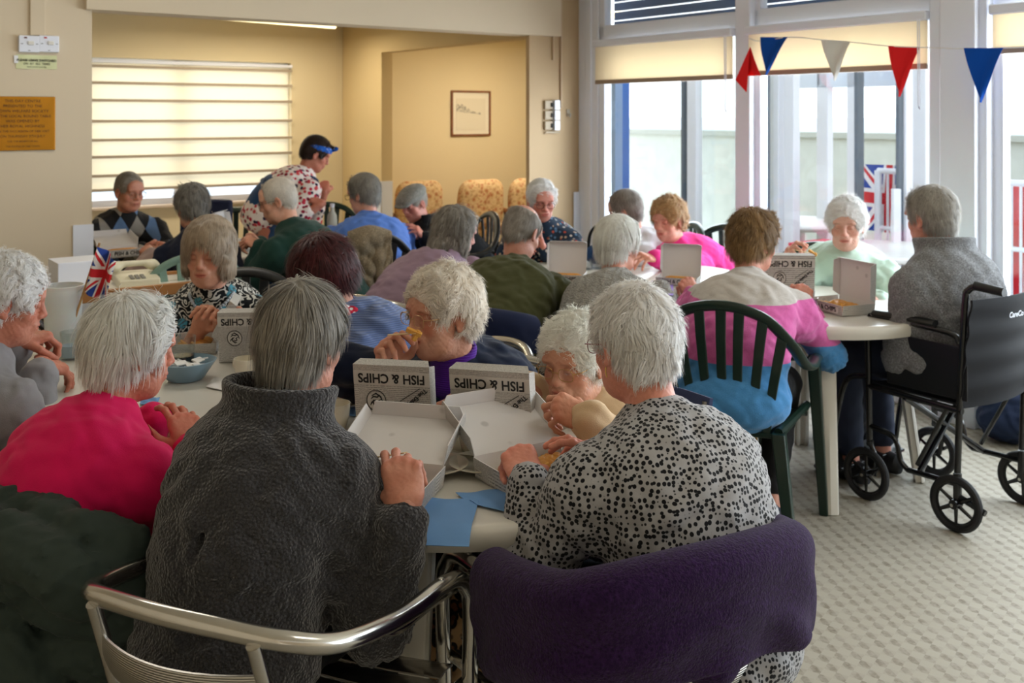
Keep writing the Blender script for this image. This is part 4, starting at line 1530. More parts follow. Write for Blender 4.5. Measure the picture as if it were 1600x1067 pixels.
def plastic_chair(label, x, y, h, m=None, group='plastic chairs with arched slatted backs', nsl=7):
    m = m or M_GREEN
    r = thing('plastic_chair', label, 'chair', (x, y, 0), math.radians(-h), group)
    # arched top rail running into the arms
    pts = [(-.265, .2, .625), (-.275, .08, .64), (-.28, -.06, .65), (-.268, -.15, .68), (-.235, -.205, .75), (-.16, -.24, .835), (-.08, -.255, .87), (0, -.26, .88)]
    pts += [(-a, b, c) for a, b, c in pts[-2::-1]]
    sp = spline(pts, 5)
    MB().tube(sp, [.024] * len(sp), 12, flat=.62).build('top_rail', m, r)
    n = len(sp)
    for i in range(nsl):
        u = (i + .5) / nsl
        k = int((.27 + .46 * u) * (n - 1))
        p = sp[k]
        b = Vector(((u - .5) * .34, -.2, .43))
        mid = p.lerp(b, .5) + Vector((0, -.02, 0))
        q = [p, p.lerp(b, .25) + Vector((0, -.015, 0)), mid, p.lerp(b, .75) + Vector((0, -.012, 0)), b]
        mb = MB()
        w_ = [.019, .018, .017, .016, .016]
        vs = []
        for j, c in enumerate(q):
            for dx, dy in ((-1, -.3), (1, -.3), (1, .3), (-1, .3)): vs.append(c + Vector((dx * w_[j], dy * .018, 0)))
        fs = [(j * 4 + a, j * 4 + (a + 1) % 4, j * 4 + 4 + (a + 1) % 4, j * 4 + 4 + a) for j in range(4) for a in range(4)]
        mb.add(vs, fs).build('back_slat', m, r, bevel=.004)
    mb = MB().sheet(lambda u, v: ((u - .5) * (.4 + .06 * v), -.21 + v * .44, .435 - .018 * math.sin(math.pi * v) * math.sin(math.pi * u) - (.03 * max(0, v - .85) / .15)), 10, 10, .018)
    mb.build('seat', m, r, bevel=.004)
    for sx in (-1, 1):
        for f in (0, 1):
            top = Vector((sx * .205, .2, .63)) if f else Vector((sx * .19, -.2, .44))
            if f: top.x = sx * .255
            bot = Vector((sx * .285, .27, 0)) if f else Vector((sx * .265, -.33, 0))
            mb = MB()
            vs = []
            for v_ in (0, .5, 1):
                c = top.lerp(bot, v_); w_ = .034 - .01 * v_
                for a, b in ((-1, -.7), (1, -.7), (1, .7), (-1, .7)): vs.append(c + Vector((a * w_ * .7, b * w_, 0)))
            fs = [(j * 4 + a, j * 4 + (a + 1) % 4, j * 4 + 4 + (a + 1) % 4, j * 4 + 4 + a) for j in range(2) for a in range(4)] + [(3, 2, 1, 0), (8, 9, 10, 11)]
            mb.add(vs, fs).build('leg', m, r, bevel=.006)
    for sx in (-1, 1):
        MB().tube([(sx * .23, .2, .44), (sx * .19, -.2, .44)], .016, 8).build('seat_rail', m, r)
    return r


M_ALU2 = NT('brushed_aluminium')
M_ALU2.P(col=srgb('#b9b6b0'), metal=1.0, rough=.28, nor=M_ALU2.bump(M_ALU2.n('ShaderNodeTexWave', {'Vector': M_ALU2.map((1, 1, 1)), 'Scale': 75.0, 'Distortion': .0}, wave_type='BANDS', bands_direction='Z').outputs[0], .5, .002))
M_ALU2 = M_ALU2.m


def rail_pts(w=.27, b=-.3, zb=.75):
    pts = [(w - .02, .24, .0), (w - .01, .235, .3), (w, .225, .56), (w, .2, .63), (w, .14, .665), (w, .0, .675), (w, -.1, .69), (w - .02, b * .72, .71), (w * .74, b * .95, .735), (w * .38, b * 1.06, zb), (0, b * 1.1, zb + .005)]
    return pts + [(-a, c, d) for a, c, d in pts[-2::-1]]


def metal_chair(label, x, y, h, group='aluminium cafe armchairs'):
    r = thing('metal_armchair', label, 'chair', (x, y, 0), math.radians(-h), group)
    MB().tube(spline(rail_pts(), 6), .0165, 14).build('arm_rail', M_ALU, r)
    for sx in (-1, 1):
        MB().tube(spline([(sx * .245, .2, .62), (sx * .247, .1, .635), (sx * .25, -.02, .645), (sx * .25, -.08, .668)], 5), .011, 10).build('arm_brace', M_ALU, r)
        for yy in (.1, .04): MB().lathe([(0, .004), (.006, .003), (.007, 0)], 10).build('rivet', M_ALU, r).location = (sx * .27, yy, .684)
        MB().tube(spline([(sx * .245, -.34, 0), (sx * .205, -.25, .3), (sx * .17, -.22, .44), (sx * .168, -.27, .6), (sx * .165, -.315, .735)], 5), .0125, 12).build('leg', M_ALU, r)
        MB().tube([(sx * .25, .235, .42), (sx * .19, -.22, .42)], .011, 10).build('seat_rail', M_ALU, r)
    for z0, z1 in ((.50, .575), (.605, .68)):
        def fn(u, v):
            a = (u - .5) * 2
            z = z0 + (z1 - z0) * v
            return (a * .165, -.235 - (z - .44) * .27 - .045 * (1 - a * a) - .006 * math.sin(v * math.pi), z + (.0 if v in (0, 1) else 0))
        MB().sheet(fn, 14, 6, .004).build('back_slat', M_ALU2, r)
    for k in range(7):
        y_ = -.19 + k * .065
        MB().sheet(lambda u, v: ((u - .5) * .43, y_ + v * .055, .438 + .004 * math.sin(v * math.pi) - .012 * math.sin(u * math.pi)), 8, 3, .004).build('seat_slat', M_ALU2, r)
    return r


# floral fabric armchairs standing along the recess wall
t = NT('floral_upholstery')
v1 = t.vor(16, rnd=1.0)
nz = t.noise(30, 4.0, .6)
c = t.ramp(nz.outputs[0], [(.3, srgb('#a87d55')), (.45, srgb('#cfae80')), (.55, srgb('#dcc49a')), (.66, srgb('#b5673f'))])
c = t.mix(t.ramp(v1.outputs['Distance'], [(.15, (1, 1, 1)), (.4, (0, 0, 0))]), c, srgb('#b07248'))
t.P(col=c, rough=.9)
M_FLOR = t.m


def armchair(label, px, d, h=180, top=1.0):
    p = at(px, 300, d)
    r = thing('upholstered_armchair', label, 'chair', (p.x, p.y, 0), RU + math.radians(180 - h) + math.pi, 'floral armchairs along the recess wall')
    x = Vol((-.32, -.2, .4), (.32, .2, 1.1), .014)
    for z in (.56, .66, .76, .845):
        for sx in (-1, 0, 1):
            x.ell((sx * .135, .12 + .02 * (z - .5), z), (.105, .055, .09), .06)
    for sx in (-1, 1): x.ell((sx * .215, .1, .7), (.03, .06, .17), .03)
    v, f = x.mesh()
    link_mesh('backrest', np_mesh('backrest', v, f), M_FLOR, r)
    x = Vol((-.35, -.45, .2), (.35, .2, .65), .014)
    x.ell((0, -.12, .42), (.25, .26, .085), .03)
    v, f = x.mesh()
    link_mesh('seat', np_mesh('seat', v, f), M_FLOR, r)
    for sx in (-1, 1):
        MB().tube(spline([(sx * .28, .12, .62), (sx * .29, -.1, .63), (sx * .29, -.3, .6)], 5), .025, 10).build('armrest', plain('chair_wood', '#8a5a34', .4), r)
        for sy in (-.3, .14): MB().tube([(sx * .27, sy, 0), (sx * .28, sy, .6)], [.016, .022], 10).build('leg', plain('chair_wood', '#8a5a34', .4), r)
    return r


armchair('floral armchair partly hidden by the flat cap', 645, 9.75)
armchair('floral armchair standing clear under the framed drawing', 741, 9.95)
armchair('floral armchair half hidden behind the tan pillar', 818, 10.2)


# drape: cloth hung over a chair rail
def drape(name, label, cat, path, m, parts=(), out=.34, inn=.12, nu=60, nv=30, th=.016, amp=.02, seed=0, frame_=None, group=None, outf=None, sweep=0.0):
    """path: world points of the rail; falls `inn` inside, goes over, falls `out` outside (or outf(u))"""
    P = [Vector(p) for p in path]
    c0 = sum(P, Vector()) / len(P)
    L = [0]
    for a, b in zip(P, P[1:]): L.append(L[-1] + (b - a).length)
    rr = np.random.default_rng(seed).uniform(0, 6.28, 8)

    def pos(u):
        s_ = u * L[-1]
        for i in range(len(P) - 1):
            if s_ <= L[i + 1] or i == len(P) - 2:
                t_ = (s_ - L[i]) / max(L[i + 1] - L[i], 1e-6)
                return P[i].lerp(P[i + 1], t_), (P[i + 1] - P[i]).normalized()
    R_ = .03

    def fn(u, v):
        p, tg = pos(u)
        o_ = Vector((tg.y, -tg.x, 0)).normalized()
        oo = outf(u) if outf else out
        tot = inn + math.pi * R_ + oo
        q = v * tot
        w_ = amp * (math.sin(u * 19 + rr[0] + 2 * math.sin(v * 4 + rr[1])) * .6 + .4 * math.sin(u * 37 + v * 5 + rr[2]) + 1.5 * (1 - 2 * abs(math.sin((v * 5.5 + 6.5 * (u - .55) ** 2 + .3 * math.sin(u * 9 + rr[5])) * math.pi * 1.1 + rr[4])) ** .7))
        if q < inn:
            dz, dx = -(inn - q), -R_ - w_ * .3 * (1 - q / max(inn, .01))
        elif q < inn + math.pi * R_:
            a = (q - inn) / R_
            dz, dx = R_ * math.sin(a), -R_ * math.cos(a)
        else:
            k_ = q - inn - math.pi * R_
            dz, dx = -k_, R_ + (w_ + .03) * min(1, k_ * 5) + .02 * math.sin(v * 16 + u * 6 + rr[3])
        return p + o_ * dx + Vector((0, 0, dz)) + tg * (sweep * max(0, v - .4)) - c0
    x = MB().sheet(fn, nu, nv, th)
    o = x.build(name, m, None, sharp=80)
    o.location = c0
    sb = o.modifiers.new('smooth', 'SUBSURF'); sb.levels = sb.render_levels = 1
    tag(o, label, cat, group)
    return o


def on_chair(ch, pts):
    M = Matrix.Translation(ch.location) @ ch.rotation_euler.to_matrix().to_4x4()
    return [M @ Vector(p) for p in pts]
# ================================================================= the people
def cloth(name, hexc, kind='knit', scale=1.0, c2=None):
    t = NT(name)
    c = srgb(hexc)
    lo_ = tuple(k * .72 for k in c)
    if kind == 'fleece':
        v_ = t.vor(150 * scale); n_ = t.noise(230 * scale, 3.0, .7); n3 = t.noise(45 * scale, 3.0, .6)
        f_ = t.mix(.5, n_.outputs[0], v_.outputs['Distance'])
        col = t.mix(t.ramp(f_, [(.3, (0, 0, 0)), (.7, (1, 1, 1))]), tuple(k * .5 for k in c), tuple(min(1, k * 1.35) for k in c))
        col = t.mix(t.ramp(n3.outputs[0], [(.45, (0, 0, 0)), (.7, (1, 1, 1))]), col, tuple(k * .8 for k in c))
        t.P(col=col, rough=.95, sheen=.12, spec=.08, nor=t.bump(t.math('ADD', n_.outputs[0], t.math('MULTIPLY', n3.outputs[0], .8)), .8, .006))
    elif kind == 'sherpa':
        v_ = t.vor(185, feature='SMOOTH_F1'); n_ = t.noise(60, 4.0, .7); cr = t.vor(120, vec=t.map((1, 1, 1)), feature='DISTANCE_TO_EDGE')
        col = t.mix(t.ramp(cr.outputs['Distance'], [(0, (0, 0, 0)), (.12, (1, 1, 1))]), tuple(k * .45 for k in c), tuple(min(1, k * 1.15) for k in c))
        t.P(col=col, rough=.95, sheen=.4, spec=.08, nor=t.bump(t.math('ADD', t.math('MULTIPLY', v_.outputs['Distance'], -1.0), n_.outputs[0]), .9, .006))
    elif kind == 'cable':
        w_ = t.n('ShaderNodeTexWave', {'Vector': t.map((1, .3, 1)), 'Scale': 9.0, 'Distortion': 5.0, 'Detail': 1.0, 'Detail Scale': 2.0}, wave_type='BANDS', bands_direction='X')
        v_ = t.vor(130)
        h_ = t.math('ADD', w_.outputs['Fac'], t.math('MULTIPLY', v_.outputs['Distance'], -1.2))
        col = t.mix(t.ramp(h_, [(.1, (0, 0, 0)), (.9, (1, 1, 1))]), lo_, tuple(min(1, k * 1.12) for k in c))
        t.P(col=col, rough=.95, sheen=.3, nor=t.bump(h_, .9, .01))
    elif kind == 'rib':
        w_ = t.n('ShaderNodeTexWave', {'Vector': t.map((.35, .35, 1)), 'Scale': 55.0 * scale, 'Distortion': 1.2}, wave_type='BANDS', bands_direction='Z')
        col = t.mix(w_.outputs['Fac'], lo_, tuple(min(1, k * 1.1) for k in c))
        t.P(col=col, rough=.9, sheen=.25, spec=.15, nor=t.bump(w_.outputs['Fac'], .4, .004))
    else:
        n_ = t.noise(420, 2.0, .6); n2 = t.noise(7, 3.0)
        col = t.mix(n2.outputs[0], tuple(k * .9 for k in c), tuple(min(1, k * 1.08) for k in c))
        t.P(col=col, rough=.88 if kind == 'knit' else .7, sheen=.1 if kind == 'knit' else .03, spec=.15, nor=t.bump(n_.outputs[0], .35 if kind == 'knit' else .15, .002))
    return t.m


def dotted_mat():
    t = NT('spotted_jersey')
    wv = t.noise(9, 2.0)
    vec = t.n('ShaderNodeVectorMath', {0: t.obj(), 1: t.n('ShaderNodeVectorMath', {0: wv.outputs['Color'], 1: (.02, .02, .02)}, operation='MULTIPLY').outputs[0]}, operation='ADD').outputs[0]
    v_ = t.vor(100, vec=vec, rnd=.55)
    f_ = t.ramp(v_.outputs['Distance'], [(.40, (1, 1, 1)), (.45, (0, 0, 0))])
    t.P(col=t.mix(f_, srgb('#a3a2a4'), srgb('#141417')), rough=.85, sheen=.2, spec=.12, nor=t.bump(t.noise(350, 2.0).outputs[0], .25, .002))
    return t.m


def bands_mat():
    t = NT('striped_knit')
    z = t.sep().outputs[2]
    n_ = t.math('MULTIPLY', t.math('SUBTRACT', t.noise(3, 1.0).outputs[0], .5), .03)
    z = t.math('ADD', z, n_)
    c = t.mix(t.math('LESS_THAN', z, .855), srgb('#cfc8c3'), srgb('#e06bb0'))
    c = t.mix(t.math('LESS_THAN', z, .665), c, srgb('#4f93cf'))
    w_ = t.noise(260, 2.0, .6)
    t.P(col=t.mix(t.math('MULTIPLY', w_.outputs[0], .3), c, (0, 0, 0), 'MIX'), rough=.9, sheen=.25, spec=.12, nor=t.bump(w_.outputs[0], .4, .003))
    return t.m


def leafy_mat():
    t = NT('leaf_print')
    w_ = t.n('ShaderNodeTexWave', {'Vector': t.map((1, 1, 1), (0, .6, 0)), 'Scale': 22.0, 'Distortion': 16.0, 'Detail': 1.5, 'Detail Scale': 1.4}, wave_type='BANDS', bands_direction='DIAGONAL')
    m_ = t.ramp(w_.outputs['Fac'], [(.70, (0, 0, 0)), (.78, (1, 1, 1))])
    v_ = t.vor(14, rnd=1)
    teal = t.ramp(v_.outputs['Distance'], [(.24, (1, 1, 1)), (.3, (0, 0, 0))])
    c = t.mix(m_, srgb('#0f1114'), srgb('#c6c3bb'))
    c = t.mix(t.math('MULTIPLY', teal, .9), c, t.mix(m_, srgb('#4e93a5'), srgb('#153540')))
    t.P(col=c, rough=.75, spec=.2)
    return t.m


def speck_mat(name, base, cols, scale, thr=.3):
    t = NT(name)
    v_ = t.vor(scale, rnd=1)
    sc_ = t.n('ShaderNodeSeparateColor', {0: v_.outputs['Color']})
    c = t.ramp(sc_.outputs[0], [(i / len(cols), srgb(k)) for i, k in enumerate(cols)], 'CONSTANT')
    f_ = t.ramp(v_.outputs['Distance'], [(thr, (1, 1, 1)), (thr + .08, (0, 0, 0))])
    t.P(col=t.mix(f_, srgb(base), c), rough=.8, spec=.15)
    return t.m


def argyle_mat():
    t = NT('argyle_knit')
    s_ = t.sep()
    a = t.math('ADD', t.math('DIVIDE', s_.outputs[0], .1), t.math('DIVIDE', s_.outputs[2], .17))
    b = t.math('SUBTRACT', t.math('DIVIDE', s_.outputs[0], .1), t.math('DIVIDE', s_.outputs[2], .17))
    fa_, fb_ = t.math('FLOOR', a), t.math('FLOOR', b)
    par = t.math('MODULO', t.math('ABSOLUTE', t.math('ADD', fa_, fb_)), 2.0)
    alt = t.math('MODULO', t.math('ABSOLUTE', fa_), 2.0)
    c = t.mix(t.math('LESS_THAN', par, .5), srgb('#121318'), t.mix(t.math('GREATER_THAN', alt, .5), srgb('#8e8a84'), srgb('#5c7ba6')))
    x = t.math('LESS_THAN', t.math('ABSOLUTE', s_.outputs[0]), .17)
    t.P(col=t.mix(x, srgb('#121318'), c), rough=.9)
    return t.m


M_BLACKC = cloth('black_cloth', '#15161a', 'plain')

# P1 at the left edge
person('woman in a grey sweatshirt with curly white hair at the left edge of the picture', 12, 468, 2.8, 38, 62, pitch=14, lod=0, skin='#b8735c', hair=('fluffy', '#a8a39b', '#f2efe8'),
       hair_over=dict(t=.022, len=.035, curl=1.1), gw=1.0, rh=dict(px=(62, 568, 2.95), to=(118, 580, 3.05), pose='relax', dors=(.2, 0, 1)), lh=dict(px=(28, 532, 3.0), to=(85, 522, 3.08), pose='pinch', dors=(0, 0, 1)),
       layers=[dict(mat=cloth('grey_marl', '#8d8c90', 'knit'), inf=.02, name='sweatshirt', arms=.9)], trousers='#1c2438')

# P2 bright pink jumper
person('white-haired woman in a bright pink jumper seen from behind, on the left', 207, 542, 2.32, 38, 52, pitch=12, lod=0, skin='#c27a62', hair=('layered', '#9a9086', '#f3ede4'),
       hair_over=dict(t=.02, back=-.1, side=-.05, ears=.4, fringe=0, len=.062, curl=.2, lift=.14), gw=.98, s=.95, lean=.2, rh=dict(px=(300, 700, 2.35)), lh=dict(px=(243, 655, 2.5), to=(285, 640, 2.6), pose='pinch', dors=(0, 0, 1)),
       layers=[dict(mat=cloth('bright_pink_knit', '#e0185e', 'knit'), inf=.018)], trousers='#222026')


# P3 charcoal fleece, back to the camera
def fleece_seams(G, k):
    NB, SC, sh, bz = k['NB'], k['SC'], k['sh'], k['bz']
    up = v3(0, -.15, .95)
    for sd in (1, -1):
        a = NB + v3(sd * .075, -.075, -.02); b = sh[sd] + v3(0, -.10, -.03); c_ = sh[sd] + v3(-sd * .02, -.1, -.2)
        m_ = (a + b) / 2 + v3(0, -.02, .02)
        for p, q in ((a, m_), (m_, b), (b, c_)): G.cone(p, q, .012, .012, .006, sub=True)
    G.cone(NB + v3(0, -.1, -.03), bz(.5) + v3(0, -.17, 0), .01, .01, .006, sub=True)


person('grey-haired person in a charcoal fleece jacket with a high collar, back to the camera', 472, 530, 2.12, 22, 22, pitch=12, roll=3, lod=0, skin='#c2836d', hair=('layered', '#4d4842', '#b9b2a8'), female=False,
       hair_over=dict(t=.014, back=-.1, side=-.02, ears=0, fringe=0, len=.07, curl=.16, lift=.06, dens=1.3, wave=.004), gw=.98, gd=1.0, sw=.138, lean=.2, back=.03, side=.03,
       rh=dict(px=(636, 788, 1.95), to=(624, 700, 2.02), pose='hold', dors=(.5, -1, .1), hint=(.05, .0, -1)), lh=dict(px=(420, 760, 2.12)),
       layers=[dict(mat=cloth('charcoal_fleece', '#3b3a3d', 'sherpa'), inf=.028, name='fleece_jacket', collar='fleece', post=[fleece_seams], fine=.006, hem=.1, folds=1.3, arms=.84)], trousers='#16171c')

# P4 spotted top
def ear_kit(root, HM, k):
    x = MB(); x.M = HM
    x.tube(spline([(-.079, -.034, -.018), (-.083, -.034, .008), (-.083, -.018, .024), (-.082, -.0, .024)], 5), [.0045] * 11 + [.0035] * 5, 8)
    x.build('hearing_aid', plain('aid_grey', '#c9c6c0', .35), root)
    x = MB(); x.M = HM
    x.tube([(-.08, .004, -.046), (-.081, .005, -.056), (-.081, .003, -.068)], .0016, 6).build('earring', plain('gold', '#d9b46a', .25, 1.0), root)


person('white-haired woman in a grey top with black spots, back to the camera', 990, 534, 2.16, -28, -30, pitch=12, lod=0, skin='#cf8670', hair=('fluffy', '#b4a79e', '#f4eee6'),
       hair_over=dict(t=.015, len=.036, curl=.75, back=-.095, side=-.03, lift=.3, dens=1.25), gw=1.12, gd=1.1, sw=.175, side=-.03, lean=.2, back=.03, glasses='#7a2f35',
       lh=dict(px=(826, 748, 2.1), to=(798, 690, 2.2), pose='fist', dors=(.2, -.6, 1), hint=(.25, -.2, -1)), rh=dict(px=(960, 740, 2.2)),
       layers=[dict(mat=dotted_mat(), inf=.014, name='spotted_top', fine=.006, hem=.1)], trousers='#1a2436', extra=ear_kit)

# P5 beige cardigan
def watch(root, HM, k):
    E, W, Rh, _, _ = k['arms'][-1]
    u = (W - E) / np.linalg.norm(W - E)
    c = W - u * .02
    x = MB()
    q = frame(u, Rh[:, 2])
    ring_ = [tuple(c + (q[:, 0] * math.cos(a) * 1.25 + q[:, 2] * math.sin(a)) * .0245) for a in [2 * math.pi * i / 20 for i in range(20)]]
    x.tube(ring_, .004, 6, closed=True, flat=1.8)
    o = x.build('watch_strap', plain('black_leather', '#1c1613', .5), root)
    x = MB(); x.M = Matrix.Translation(Vector(c + q[:, 2] * .026)) @ Matrix([list(r_) for r_ in q]).to_4x4()
    x.lathe([(0, .006), (.01, .006), (.0125, .003), (.0125, -.003), (0, -.003)], 20).build('watch_face', plain('gold', '#d9b46a', .25, 1.0), o)


M_SHIRTW = plain('white_blouse', '#dfe0e6', .75)
person('elderly woman in a beige cardigan and gold glasses bending over her box', 897, 562, 2.66, -135, -146, pitch=10, lean=.24, lod=0, s=.97, skin='#c08468', hair=('fluffy', '#a19a90', '#eee9e0'), hair_over=dict(t=.02),
       glasses='#b08a50', lh=dict(px=(920, 655, 2.36), to=(852, 628, 2.38), pose='pinch', dors=(0, .8, 1)), rh=dict(px=(838, 612, 2.72), to=(795, 588, 2.66), pose='grip', dors=(0, 0, 1)),
       layers=[dict(mat=cloth('beige_knit', '#d2b692', 'knit'), inf=.022, name='cardigan'), dict(mat=M_SHIRTW, inf=.006, arms=0, name='blouse', collar='shirt', folds=.3)], trousers='#20242c', extra=watch)


# P6 navy cardigan, eating
def purple_v(G, k):
    NB, bt, bz = k['NB'], k['bt'], k['bz']
    G.cone(NB + v3(0, .06, .0), bz(.62) + bt(.62) @ v3(0, .17, 0), .055, .008, .01, sub=True)


person('elderly woman in a navy cardigan eating a chip from a wooden fork', 690, 488, 2.76, -158, -130, pitch=4, lod=0, skin='#c58a70', hair=('fluffy', '#8f867c', '#e6dfd4'), hair_over=dict(t=.024, len=.04, back=-.08), gw=1.1,
       glasses='#c09a70', face=dict(fat=1.1), rh=dict(px=(610, 580, 2.72), to=(604, 528, 2.7), pose='pinch', dors=(1, -.6, .2), hint=(.9, -.8, -.5)), lh=dict(px=(748, 648, 2.66), to=(690, 622, 2.66), pose='grip', dors=(.3, 0, 1)),
       layers=[dict(mat=cloth('navy_knit', '#141d33', 'knit'), inf=.022, name='cardigan', collar=None, post=[purple_v]), dict(mat=cloth('purple_ribbed_knit', '#5a1fa0', 'rib'), inf=.007, arms=0, name='jumper', collar='turtle', folds=.3)], trousers='#15161c')

# P7 burgundy hair
def scarf(root, HM, k):
    NB = k['NB']
    V = Vol(NB - .16, NB + .16, .006)
    V.ring(NB + v3(0, -.0, -.035), NB + v3(0, -.02, .035), .078, .066, .012, .02, ex=1.1)
    V.wave(.006, .04, 3)
    V.cone(NB + v3(.05, .06, -.01), NB + v3(.06, .08, -.12), .025, .018, .02)
    v, f = V.mesh()
    t = speck_mat('red_white_scarf_cloth', '#c92c44', ['#eeeeee', '#e8c8cc', '#b01830', '#eeeeee'], 60, .35)
    link_mesh('scarf', np_mesh('scarf', v, f), t, root)


person('woman with short burgundy hair in a slate blue cardigan, bent over the table', 502, 428, 3.4, -118, -118, pitch=30, roll=-8, lod=1, skin='#b57a62', hair=('layered', '#241012', '#6a2a2c'),
       hair_over=dict(t=.026, ears=.5, fringe=1, back=-.1, side=-.05, len=.06), gw=1.15, lh=dict(px=(440, 530, 3.2)), rh=dict(px=(430, 520, 3.45)),
       layers=[dict(mat=cloth('slate_blue_rib', '#5d6f9c', 'rib'), inf=.022, name='cardigan')], trousers='#1a1d2c', extra=scarf)


# P8 leaf print blouse
def beads(root, HM, k):
    NB = k['NB']
    x = MB()
    for i in range(30):
        a = math.pi * (-.08 + 1.16 * i / 29)
        c = NB + v3(.078 * math.cos(a), .02 + .075 * math.sin(a), .0 - .06 * math.sin(a) ** 2)
        x.M = Matrix.Translation(Vector(c))
        x.lathe([(0, -.006), (.0045, -.004), (.006, 0), (.0045, .004), (0, .006)], 8)
    x.build('bead_necklace', plain('grey_beads', '#a9b0b8', .25), root)


person('woman with a blonde grey bob in a black and white leaf print blouse', 326, 395, 3.7, 174, 184, pitch=8, lod=1, s=.98, skin='#c0856a', hair=('bob', '#75614f', '#cbb8a0'),
       hair_over=dict(t=.03, len=.035, side=-.085, back=-.1, dens=1.5), rh=dict(px=(312, 512, 3.55), to=(338, 462, 3.52), pose='pinch', dors=(-.3, -.5, .4)), lh=dict(px=(392, 508, 3.52), to=(345, 468, 3.5), pose='grip', dors=(.3, -.5, .6)),
       layers=[dict(mat=leafy_mat(), inf=.014, name='blouse', arms=.35, cuffs=0)], trousers='#16181e', extra=beads)

# P9 argyle jumper
person('man in glasses and a dark argyle jumper beside the left wall', 202, 298, 6.25, 142, 128, pitch=12, lod=2, skin='#bd7c64', female=False, hair=('crop', '#6e675e', '#b8b0a4'), glasses='#8a8076', gw=1.1, sw=.185,
       rh=dict(px=(222, 388, 6.1), pose='grip'), lh=dict(px=(262, 385, 6.05), pose='grip'), layers=[dict(mat=argyle_mat(), inf=.015, name='jumper', collar='shirt')], trousers='#1c1e26')
# P10 vest
person('grey-haired person in a navy sleeveless gilet and beige shirt, back to the camera', 300, 322, 5.6, -38, -42, pitch=18, lod=2, skin='#bd8068', female=False, hair=('layered', '#4c4844', '#a8a49e'), hair_over=dict(t=.018, ears=.3, fringe=0, back=-.1),
       lh=dict(px=(238, 395, 5.75), to=(212, 383, 5.85), pose='grip', hint=(.8, -.2, -.6)), rh=dict(px=(300, 400, 5.9)), layers=[dict(mat=cloth('beige_mauve_shirt', '#a38c86', 'plain'), inf=.008, name='shirt'), dict(mat=cloth('navy_gilet', '#151c30', 'plain'), inf=.022, arms=0, name='gilet')], trousers='#1a1c24')
# P11 dark green jumper
person('man in glasses and a dark green jumper, seen from the side bending to the left', 434, 312, 5.6, -78, -96, pitch=18, lod=2, skin='#c48a70', female=False, hair=('crop', '#8c857b', '#d8d2c8'), glasses='#2a2420', gw=1.15, s=1.04, sw=.18,
       lh=dict(px=(408, 385, 5.5), to=(385, 375, 5.5), pose='grip'), rh=dict(px=(405, 380, 5.8), pose='grip'), layers=[dict(mat=cloth('dark_green_knit', '#1d3a33', 'knit'), inf=.02, collar='shirt')], trousers='#24303a')


# P12 the server
def server_kit(root, HM, k):
    x = MB(); x.M = HM
    pts = [(.083 * math.cos(a), -.012 + .1 * math.sin(a), .042 + .022 * math.sin(a)) for a in [2 * math.pi * i / 22 for i in range(22)]]
    x.tube(pts, .013, 8, closed=True, flat=1.9)
    x.tube([(.02, .09, .07), (.045, .11, .1), (.06, .115, .105)], [.012, .016, .006], 8)
    x.tube([(.02, .09, .07), (.0, .115, .098), (-.01, .12, .11)], [.012, .016, .006], 8)
    x.build('headscarf', speck_mat('blue_bandana_cloth', '#1f58b4', ['#dfe6f2', '#1f58b4', '#dfe6f2'], 90, .2), root)
    x = MB()
    bz, bt = k['bz'], k['bt']
    V = Vol(k['hip'] - .3, k['NB'] + .3, .012)
    for t_, rx, ry, rz in ((.1, .175, .145, .16), (.35, .168, .14, .12), (.55, .16, .142, .1)):
        V.ell(bz(t_), (rx, ry, rz), .04, bt(t_))
    v, f = V.mesh()
    o = link_mesh('dungaree_bib', np_mesh('dungaree_bib', v, f), cloth('denim', '#24456f', 'plain'), root)
    for sd in (1, -1):
        p0 = bz(.6) + bt(.6) @ v3(sd * .08, .14, 0); p1 = k['SC'] if 'SC' in k else k['NB']
        x.tube(spline([tuple(p0), tuple(k['NB'] + v3(sd * .1, .07, -.05)), tuple(k['NB'] + v3(sd * .1, -.03, -.005)), tuple(k['NB'] + v3(sd * .08, -.12, -.1)), tuple(bz(.5) + bt(.5) @ v3(sd * .05, -.14, 0))], 5), .019, 6, flat=.35)
    x.build('dungaree_straps', cloth('denim_strap', '#2b3c58', 'plain'), root)


person('standing helper in a red and white flowered blouse, denim bib and blue headscarf', 494, 240, 6.85, 66, 72, pitch=28, lod=2, s=.97, skin='#b06a54', hair=('crop', '#1c1210', '#3a2620'), hair_over=dict(t=.018, quiff=1, hairline=.08), legs='stand', lean=.34,
       rh=dict(px=(505, 318, 6.6), to=(490, 312, 6.6), pose='fist'), lh=dict(px=(508, 300, 6.85), to=(505, 285, 6.9), pose='grip'), layers=[dict(mat=speck_mat('flowered_blouse_cloth', '#e6dcd8', ['#c03048', '#8a1f3a', '#c84a50', '#2f2540'], 34, .4), inf=.016, name='blouse', arms=.5, collar='shirt')], trousers='#24456f', extra=server_kit)
# P13 blue shirt
person('man in glasses and a sky blue shirt, back to the camera', 568, 302, 6.3, -22, -62, pitch=14, lod=2, s=1.05, skin='#c48872', female=False, hair=('short', '#6d6862', '#b4afa6'), hair_over=dict(back=-.09), glasses='#2a2420', sw=.2, gw=1.25,
       lh=dict(px=(520, 372, 6.5)), rh=dict(px=(600, 380, 6.6)), layers=[dict(mat=cloth('sky_blue_cotton', '#5a80d0', 'plain'), inf=.018, name='shirt', collar='shirt', folds=1.6)], trousers='#23262e')


